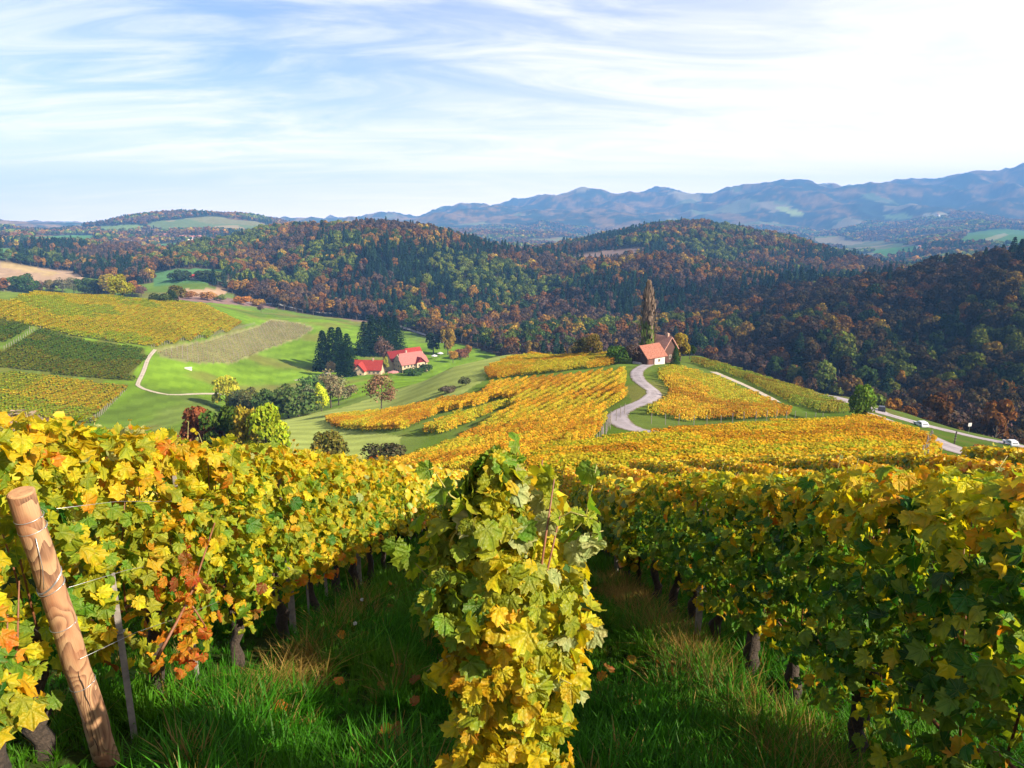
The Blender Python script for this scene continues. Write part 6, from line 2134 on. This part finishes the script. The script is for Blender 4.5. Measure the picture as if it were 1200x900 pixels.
# the wooden barn in front: gable to the left, tiled slope and white wall to the right
pA = ground_at(760, 426)
aA = math.radians(38)
A = thing('barn', 'small wooden barn with pinkish tiled roof and a white side wall, beside the lane', 'barn', pA, aA)
mpx = (pA.y * CP - pA.z * SP) / F_
LA, WA = 7.0, 5.4
gable_house(A, LA, WA, 2.3, 2.7, M_darkwood, M_tile_pink, over=0.45, rows=14)
b = MB(); b.box(-0.8, -WA / 2 - 0.06, -0.6, LA / 2 - 0.3, -WA / 2 - 0.005, 2.15); link('plaster_wall', b.mesh('plaster_wall', M_white), A)
b = MB(); b.box(-3.2, -WA / 2 - 0.05, -0.5, -1.6, -WA / 2 - 0.004, 2.0)
dr = link('door', b.mesh('door', M_doorwood), A)
b = MB()
for i in range(6):
    b.box(-3.2 + i * 0.27, -WA / 2 - 0.075, -0.5, -3.2 + i * 0.27 + 0.03, -WA / 2 - 0.045, 2.0)
link('batten', b.mesh('batten', M_darkwood), dr)
window(A, 0.9, -WA / 2 - 0.05, 1.2, 0.6, 0.6, '-y')
b = MB(); b.box(-LA / 2 - 0.5, -0.9, -0.9, -LA / 2 - 0.002, 2.0, 0.75); link('stone_base', b.mesh('stone_base', M_white), A)
for i in range(9):
    b = MB(); y_ = -WA / 2 + 0.3 + i * 0.6; hh = 2.3 + 2.6 * (1 - abs(y_) / (WA / 2)) - 0.15
    b.box(-LA / 2 - 0.04, y_ - 0.27, 0.0, -LA / 2 - 0.003, y_ + 0.27, hh)
    link('board', b.mesh('board', M_darkwood), A)
# the taller one behind it, dark gable to the right
pB = ground_at(783, 424); pB = pA + Vector((4.0, 6.0, 0.2)); M_tile_lit = tile_mat('sunlit_clay_tiles', (0.36, 0.18, 0.14), (0.46, 0.25, 0.20), 2.5)  # rear roof tiles lightened, sunlight on the slope put into their colour
B = thing('barn', 'taller barn behind, its dark boarded gable turned to the right of the picture', 'barn', pB, math.radians(-52))
gable_house(B, 7.4, 5.2, 3.3, 3.0, M_darkwood, M_tile_lit, over=0.5, gable_m=M_darkwood, rows=14)
b = MB(); b.box(3.6, -2.45, 1.6, 3.78, 2.45, 3.5); link('gable_boards', b.mesh('gable_boards', M_darkwood), B)
window(B, 3.71, 0.0, 1.0, 0.8, 0.9, '+x')
b = MB(); b.box(2.3, -0.3, 5.6, 2.9, 0.3, 7.3); link('chimney', b.mesh('chimney', M_brick), B)

# farm in the valley
pF = ground_at(481, 435)
Fm = thing('farmhouse', 'large cream farmhouse with a rose tiled roof, rows of windows and a red rear wing', 'farmhouse', pF, math.radians(40))
sF = (pF.y * CP - pF.z * SP) / F_ / 0.48
LF, WF = 16.5 * sF, 10.0 * sF
hF, rF = 5.6 * sF, 5.0 * sF
rf = gable_house(Fm, LF, WF, hF, rF, M_cream, M_tile_rose, over=0.7, hip=1.8 * sF, rows=16)
gable_house(Fm, 11 * sF, 9 * sF, 6.2 * sF, 4.6 * sF, M_cream, M_tile_dark, off=(-3.5 * sF, 8.8 * sF, 0), over=0.6, rows=14)
gable_house(Fm, 9 * sF, 8 * sF, 7.2 * sF, 4.0 * sF, M_cream, M_tile_red, off=(7.5 * sF, 9.2 * sF, 0), over=0.6, rows=14)
# cross gable on the long side
b = MB()
cg = [(3.0 * sF, 4.2 * sF)]
x0, w2, yf = 3.2 * sF, 2.6 * sF, -WF / 2 - 1.2 * sF
b.box(x0 - w2, yf, -1, x0 + w2, -WF / 2 + 0.5, hF)
link('porch_wall', b.mesh('porch_wall', M_cream), Fm)
b = MB()
for s_ in (-1, 1):
    P = [(x0 + s_ * (w2 + 0.5), yf - 0.6, hF - 0.4), (x0, yf - 0.6, hF + 2.6 * sF), (x0, 0, hF + 2.6 * sF), (x0 + s_ * (w2 + 0.5), -WF / 2 + 1.0, hF - 0.4)]
    if s_ < 0: P = P[::-1]
    slab(b, *P, 0.22)
b.add([(x0 - w2, yf, hF), (x0 + w2, yf, hF), (x0, yf, hF + 2.4 * sF)], [(0, 1, 2)])
link('dormer_roof', b.mesh('dormer_roof', M_tile_dark), Fm)
for zz in (1.6, 4.2):
    for yy in (-3.4, -1.2, 1.2, 3.4):
        window(Fm, -LF / 2 - 0.01, yy * sF, zz * sF, 0.9 * sF, 1.2 * sF, '-x')
    for xx in (-6.6, -4.4, -2.2, -0.4, 6.8):
        window(Fm, xx * sF, -WF / 2 - 0.01, zz * sF, 0.95 * sF, 1.2 * sF, '-y')
    for xx in (2.0, 4.4):
        window(Fm, xx * sF, yf - 0.01, zz * sF, 0.9 * sF, 1.2 * sF, '-y')
for yy in (-1.2, 1.2):
    window(Fm, -LF / 2 - 0.01, yy * sF, 6.6 * sF, 0.8 * sF, 1.0 * sF, '-x')
b = MB(); b.box(-2.2, 0.8, hF + 2, -1.3, 1.6, hF + rF + 1.3); link('chimney', b.mesh('chimney', M_brick), rf)
pH = ground_at(433, 438)
Hs = thing('house', 'small cream house with a bright red roof left of the farmhouse', 'house', pH, math.radians(-4))
LH = 14.5 * sF
rf2 = gable_house(Hs, LH, 8 * sF, 3.2 * sF, 4.3 * sF, M_cream, M_tile_red, over=0.6, rows=14)
b = MB(); b.box(-6.6 * sF, -8.5 * sF, -1, -0.6 * sF, -3.5 * sF, 3.0 * sF); link('wing_wall', b.mesh('wing_wall', M_cream), Hs)
b = MB(); xm = -3.6 * sF
for s_ in (-1, 1):
    P = [(xm + s_ * 3.6 * sF, -9.0 * sF, 2.7 * sF), (xm, -9.0 * sF, 6.8 * sF), (xm, 0, 6.8 * sF), (xm + s_ * 3.6 * sF, -2.0 * sF, 2.7 * sF)]
    if s_ < 0: P = P[::-1]
    slab(b, *P, 0.25)
b.add([(xm - 3.0 * sF, -8.5 * sF, 3.0 * sF), (xm + 3.0 * sF, -8.5 * sF, 3.0 * sF), (xm, -8.5 * sF, 6.4 * sF)], [(0, 1, 2)])
link('wing_roof', b.mesh('wing_roof', M_tile_red), Hs)
b = MB(); b.add([(xm - 2.9 * sF, -8.52 * sF, 3.0 * sF), (xm + 2.9 * sF, -8.52 * sF, 3.0 * sF), (xm, -8.52 * sF, 6.3 * sF), (xm - 2.9 * sF, -8.3 * sF, 3.0 * sF), (xm + 2.9 * sF, -8.3 * sF, 3.0 * sF), (xm, -8.3 * sF, 6.3 * sF)],
                [(0, 1, 2), (5, 4, 3), (0, 3, 4, 1), (1, 4, 5, 2), (2, 5, 3, 0)])
link('gable', b.mesh('gable', M_cream), Hs)
for xx in (-4.8, -2.4):
    window(Hs, xx * sF, -8.5 * sF - 0.01, 1.5 * sF, 0.8 * sF, 0.9 * sF, '-y')
for xx in (1.2, 3.6, 5.8):
    window(Hs, xx * sF, -4 * sF - 0.01, 1.6 * sF, 0.9 * sF, 1.0 * sF, '-y')
window(Hs, xm, -8.53 * sF, 4.1 * sF, 0.7 * sF, 0.8 * sF, '-y')
b = MB(); b.box(2.0, -0.5, 5, 2.8, 0.4, 8.6 * sF); link('chimney', b.mesh('chimney', M_brick), rf2)

# parasols on the terrace
M_canvas_w = simple('white_canvas', (0.75, 0.72, 0.72), 0.8)
M_canvas_r = simple('faded_red_canvas', (0.55, 0.22, 0.20), 0.8)


def parasol(px, py, rad, mat, label):
    p = ground_at(px, py)
    t_ = thing('parasol', label, 'parasol', p)
    b = MB(); b.tube([(0, 0, 0), (0, 0, 2.9)], 0.04, 6); link('pole', b.mesh('pole', M_greywood), t_)
    b = MB(); vs = [(0, 0, 3.1)] + [(rad * math.cos(k * math.pi / 4), rad * math.sin(k * math.pi / 4), 2.3) for k in range(8)] + [(rad * math.cos(k * math.pi / 4), rad * math.sin(k * math.pi / 4), 2.05) for k in range(8)]
    b.add(vs, [(0, 1 + k, 1 + (k + 1) % 8) for k in range(8)] + [(1 + k, 9 + k, 9 + (k + 1) % 8, 1 + (k + 1) % 8) for k in range(8)])
    link('canopy', b.mesh('canopy', mat), t_)


parasol(461, 441, 2.9, M_canvas_r, 'faded red parasol in the garden below the farmhouse')
parasol(509, 421, 2.0, M_canvas_w, 'white parasol right of the farmhouse, the left of two')
parasol(516, 418, 2.0, M_canvas_w, 'white parasol right of the farmhouse, the right of two')
parasol(489, 435, 1.7, M_canvas_w, 'white parasol on the terrace against the farmhouse wall')
# small garden house at the left of the farm clump and the hut on the meadow
p = ground_at(221, 433)
t_ = thing('hut', 'tiny white hut alone on the bright meadow', 'hut', p, 0.3)
gable_house(t_, 2.6, 1.6, 0.7, 0.35, M_white, M_white, over=0.2, rows=3, thick=0.06)
FARH = [(228, 327, 9, M_white, M_tile_red, 'white house with a red roof alone in the valley', 0.4), (321, 323, 15, M_cream, M_tile_dark, 'long dark red roofed farm at the edge of the wood', 0.1), (952, 335, 15, M_cream, M_tile_red, 'red roofed house half hidden in the wood on the right', 0.1),
        (16, 279, 8, M_cream, M_tile_red, 'orange red roofed house on the far left hill', 0.2), (50, 281, 4, M_white, M_tile_red, 'small white house far off at the left', 0.5)]
for (px, py, wpx, wm, rm, lb, az) in FARH:
    p = ground_at(px, py)
    mp_x = (p.y * CP - p.z * SP) / F_
    w_ = wpx * mp_x
    t_ = thing('house', lb, 'house', p, az)
    gable_house(t_, w_, w_ * 0.55, w_ * 0.30, w_ * 0.30, wm, rm, over=0.4, rows=6)
    for k_ in (-0.3, 0, 0.3):
        window(t_, k_ * w_, -w_ * 0.275 - 0.01, w_ * 0.15, w_ * 0.08, w_ * 0.10, '-y', cross=False)
village = [(206, 280), (213, 279), (219, 281), (226, 280), (233, 279), (239, 281), (187, 277), (195, 278), (1088, 290), (1077, 291), (1102, 288), (1120, 274), (1132, 273), (1098, 254), (240, 272), (150, 284)]
for (px, py) in village:
    p = ground_at(px, py, rmin=1300)
    mp_x = (p.y * CP - p.z * SP) / F_
    w_ = (5 + (px % 4)) * mp_x
    t_ = thing('house', 'tiny pale house of the hamlet on the far left hill' if px < 300 else 'tiny white house among the fields on the far right hill', 'house', p, 0.3 * (px % 5), 'far hamlet left' if px < 300 else 'far houses right')
    gable_house(t_, w_, w_ * 0.6, w_ * 0.32, w_ * 0.22, M_white, M_tile_rose, over=0.3, rows=3)

# ------------------------------------------------------------------ cars and sign on the right road
M_tyre = simple('tyre_rubber', (0.02, 0.02, 0.02), 0.8)
M_lamp = simple('lamp_glass', (0.7, 0.7, 0.65), 0.2)
M_rim = simple('wheel_rim', (0.45, 0.45, 0.47), 0.4, metal=0.8)


def car(px, py, az, col, label, van=False, at=None):
    p = ground_at(px, py) if at is None else at
    t_ = thing('van' if van else 'car', label, 'van' if van else 'car', p + Vector((0, 0, 0.1)), az)
    paint = simple('car_paint', col, 0.3); t_.scale = (0.85, 0.85, 0.85)
    L, Wc = (4.8, 1.9) if van else (4.3, 1.75)
    H1, H2 = (1.0, 2.0) if van else (0.82, 1.45)
    prof = [(-L / 2, 0.35), (-L / 2, H1 * 0.8), (-L / 2 + 0.1, H1), (-L / 2 + (0.15 if van else 0.55), H2 * 0.97), (-L / 2 + (0.4 if van else 1.0), H2), (L / 2 - (1.3 if van else 2.1), H2), (L / 2 - (0.75 if van else 1.25), H1 + 0.02), (L / 2 - 0.15, H1 * 0.85), (L / 2, 0.6), (L / 2, 0.35)]
    b = MB(); n_ = len(prof)
    vs = []
    for s_ in (-1, 1):
        for (x, z) in prof:
            inset = 0.16 * max(0, (z - H1)) / (H2 - H1)
            vs.append((x, s_ * (Wc / 2 - inset), z))
    fs = [tuple(range(n_))[::-1], tuple(range(n_, 2 * n_))] + [(i, (i + 1) % n_, n_ + (i + 1) % n_, n_ + i) for i in range(n_)]
    b.add(vs, fs); link('body', b.mesh('body', paint), t_)
    for s_ in (-1, 1):
        b = MB(); y = s_ * (Wc / 2 - 0.06)
        xa, xb = prof[3][0] + 0.15, prof[5][0]
        zt, zb_ = H2 - 0.12, H1 + 0.06
        off = s_ * 0.03
        b.add([(xa - 0.05, y + off, zb_), (xb + 0.5, y + off, zb_), (xb, y + off - s_ * 0.10, zt), (xa + 0.2, y + off - s_ * 0.10, zt), (xa - 0.05, y, zb_), (xb + 0.5, y, zb_), (xb, y - s_ * 0.14, zt), (xa + 0.2, y - s_ * 0.14, zt)],
              [(0, 1, 2, 3), (7, 6, 5, 4), (0, 4, 5, 1), (1, 5, 6, 2), (2, 6, 7, 3), (3, 7, 4, 0)])
        link('window', b.mesh('window', M_glass), t_)
        for xx in (-L / 2 + 0.8, L / 2 - 0.85):
            b = MB(); b.tube([(xx, s_ * (Wc / 2 - 0.2), 0.32), (xx, s_ * (Wc / 2 + 0.02), 0.32)], 0.32, 14)
            wh = link('wheel', b.mesh('wheel', M_tyre), t_)
            b = MB(); b.tube([(xx, s_ * (Wc / 2 - 0.0), 0.32), (xx, s_ * (Wc / 2 + 0.03), 0.32)], 0.19, 10)
            link('rim', b.mesh('rim', M_rim), wh)
        b = MB(); b.box(L / 2 - 0.05, s_ * 0.6 - 0.2, 0.55, L / 2 + 0.03, s_ * 0.6 + 0.2, 0.75)
        link('headlight', b.mesh('headlight', M_lamp), t_)
    b = MB()
    b.add([(prof[2][0] + 0.02, -0.65, H1 + 0.05), (prof[2][0] + 0.02, 0.65, H1 + 0.05), (prof[3][0] - 0.03, 0.55, H2 - 0.12), (prof[3][0] - 0.03, -0.55, H2 - 0.12)], [(0, 3, 2, 1)])
    link('rear_window', b.mesh('rear_window', M_glass), t_)


car(0, 0, math.radians(88), (0.75, 0.77, 0.80), 'white car parked at the edge of the pale road on the right', at=ground_at(1079, 500, rmin=168))
car(1033, 482, math.radians(62), (0.02, 0.02, 0.025), 'small dark car on the road, seen from behind, left of the white car')
car(0, 0, math.radians(82), (0.72, 0.74, 0.78), 'white car at the right end of the road, under the wood', at=ground_at(1184, 522, rmin=172))
p = ground_at(1135, 508)
t_ = thing('sign', 'small blank white sign board at the roadside under the dark wood', 'sign', p, 0.2)
b = MB(); b.tube([(0, 0, 0), (0, 0, 2.6)], 0.04, 6); link('pole', b.mesh('pole', M_steel), t_)
b = MB(); b.box(-0.45, -0.05, 1.7, 0.45, -0.02, 2.5); link('board', b.mesh('board', M_white), t_)

# ------------------------------------------------------------------ row-end posts of the middle vineyards
def post_line(pts, label, group, h=2.1, w=0.12, step=2.4, lean=0.1):
    for a_, b_ in zip(pts[:-1], pts[1:]):
        A_, B_ = ground_at(*a_), ground_at(*b_)
        m_ = max(1, int((A_ - B_).length / step))
        for q in range(m_):
            c_ = A_.lerp(B_, q / m_)
            row_post(c_.x + random.uniform(-.2, .2), c_.y + random.uniform(-.2, .2), h * random.uniform(0.9, 1.08), w, label, lean=(random.uniform(-lean, lean), random.uniform(-lean, lean)), group=group, square=False)


post_line([(1078, 562), (1084, 540), (1090, 520)], 'grey end post beside the grassy gap on the right', 'posts beside the grassy gap', w=0.10, h=2.3)
post_line([(700, 528), (716, 497), (738, 482)], 'pale end post of the vineyard left of the winding lane', 'posts left of the lane')
post_line([(762, 497), (860, 498), (975, 494)], 'pale post at the foot of the vineyard inside the bend', 'posts of the vineyard inside the bend', h=1.9, w=0.10)
for (px, py, lb) in ((1136, 548, 'thick dark post at the near corner of the rust orange vines'), (1118, 521, 'dark leaning post by the lane at the grassy gap')):
    p = ground_at(px, py)
    row_post(p.x, p.y, 2.3, 0.22, lb, mat=M_treebark, lean=(0.15, 0), square=False)
p = ground_at(1112, 549)
b = MB()
random.seed(8)
for i in range(7):
    z = i / 6
    pass
V, Fq, H = quad_cloud(np.random.default_rng(3).normal(size=(10, 3)) * 0.01, np.ones((10, 3)) / 1.732, 0.1, np.random.default_rng(3), np.ones((10, 3)))
import bmesh
bm = bmesh.new(); bmesh.ops.create_icosphere(bm, subdivisions=3, radius=0.55)
for v in bm.verts:
    n_ = float(fbm(np.array([v.co.x * 2.2 + 5]), np.array([v.co.y * 2.2 + v.co.z * 1.7]), 4, 3)[0])
    v.co *= 0.75 + 0.5 * n_
    v.co.z *= 0.7
me = bpy.data.meshes.new('boulder'); bm.to_mesh(me); bm.free()
me.materials.append(simple('pale_stone', (0.42, 0.34, 0.28), 0.9, 0.3, 3, 0.5))
tag(link('boulder', me, None, p + Vector((0, 0, 0.2))), 'pale boulder in the grass of the gap on the right', 'boulder')
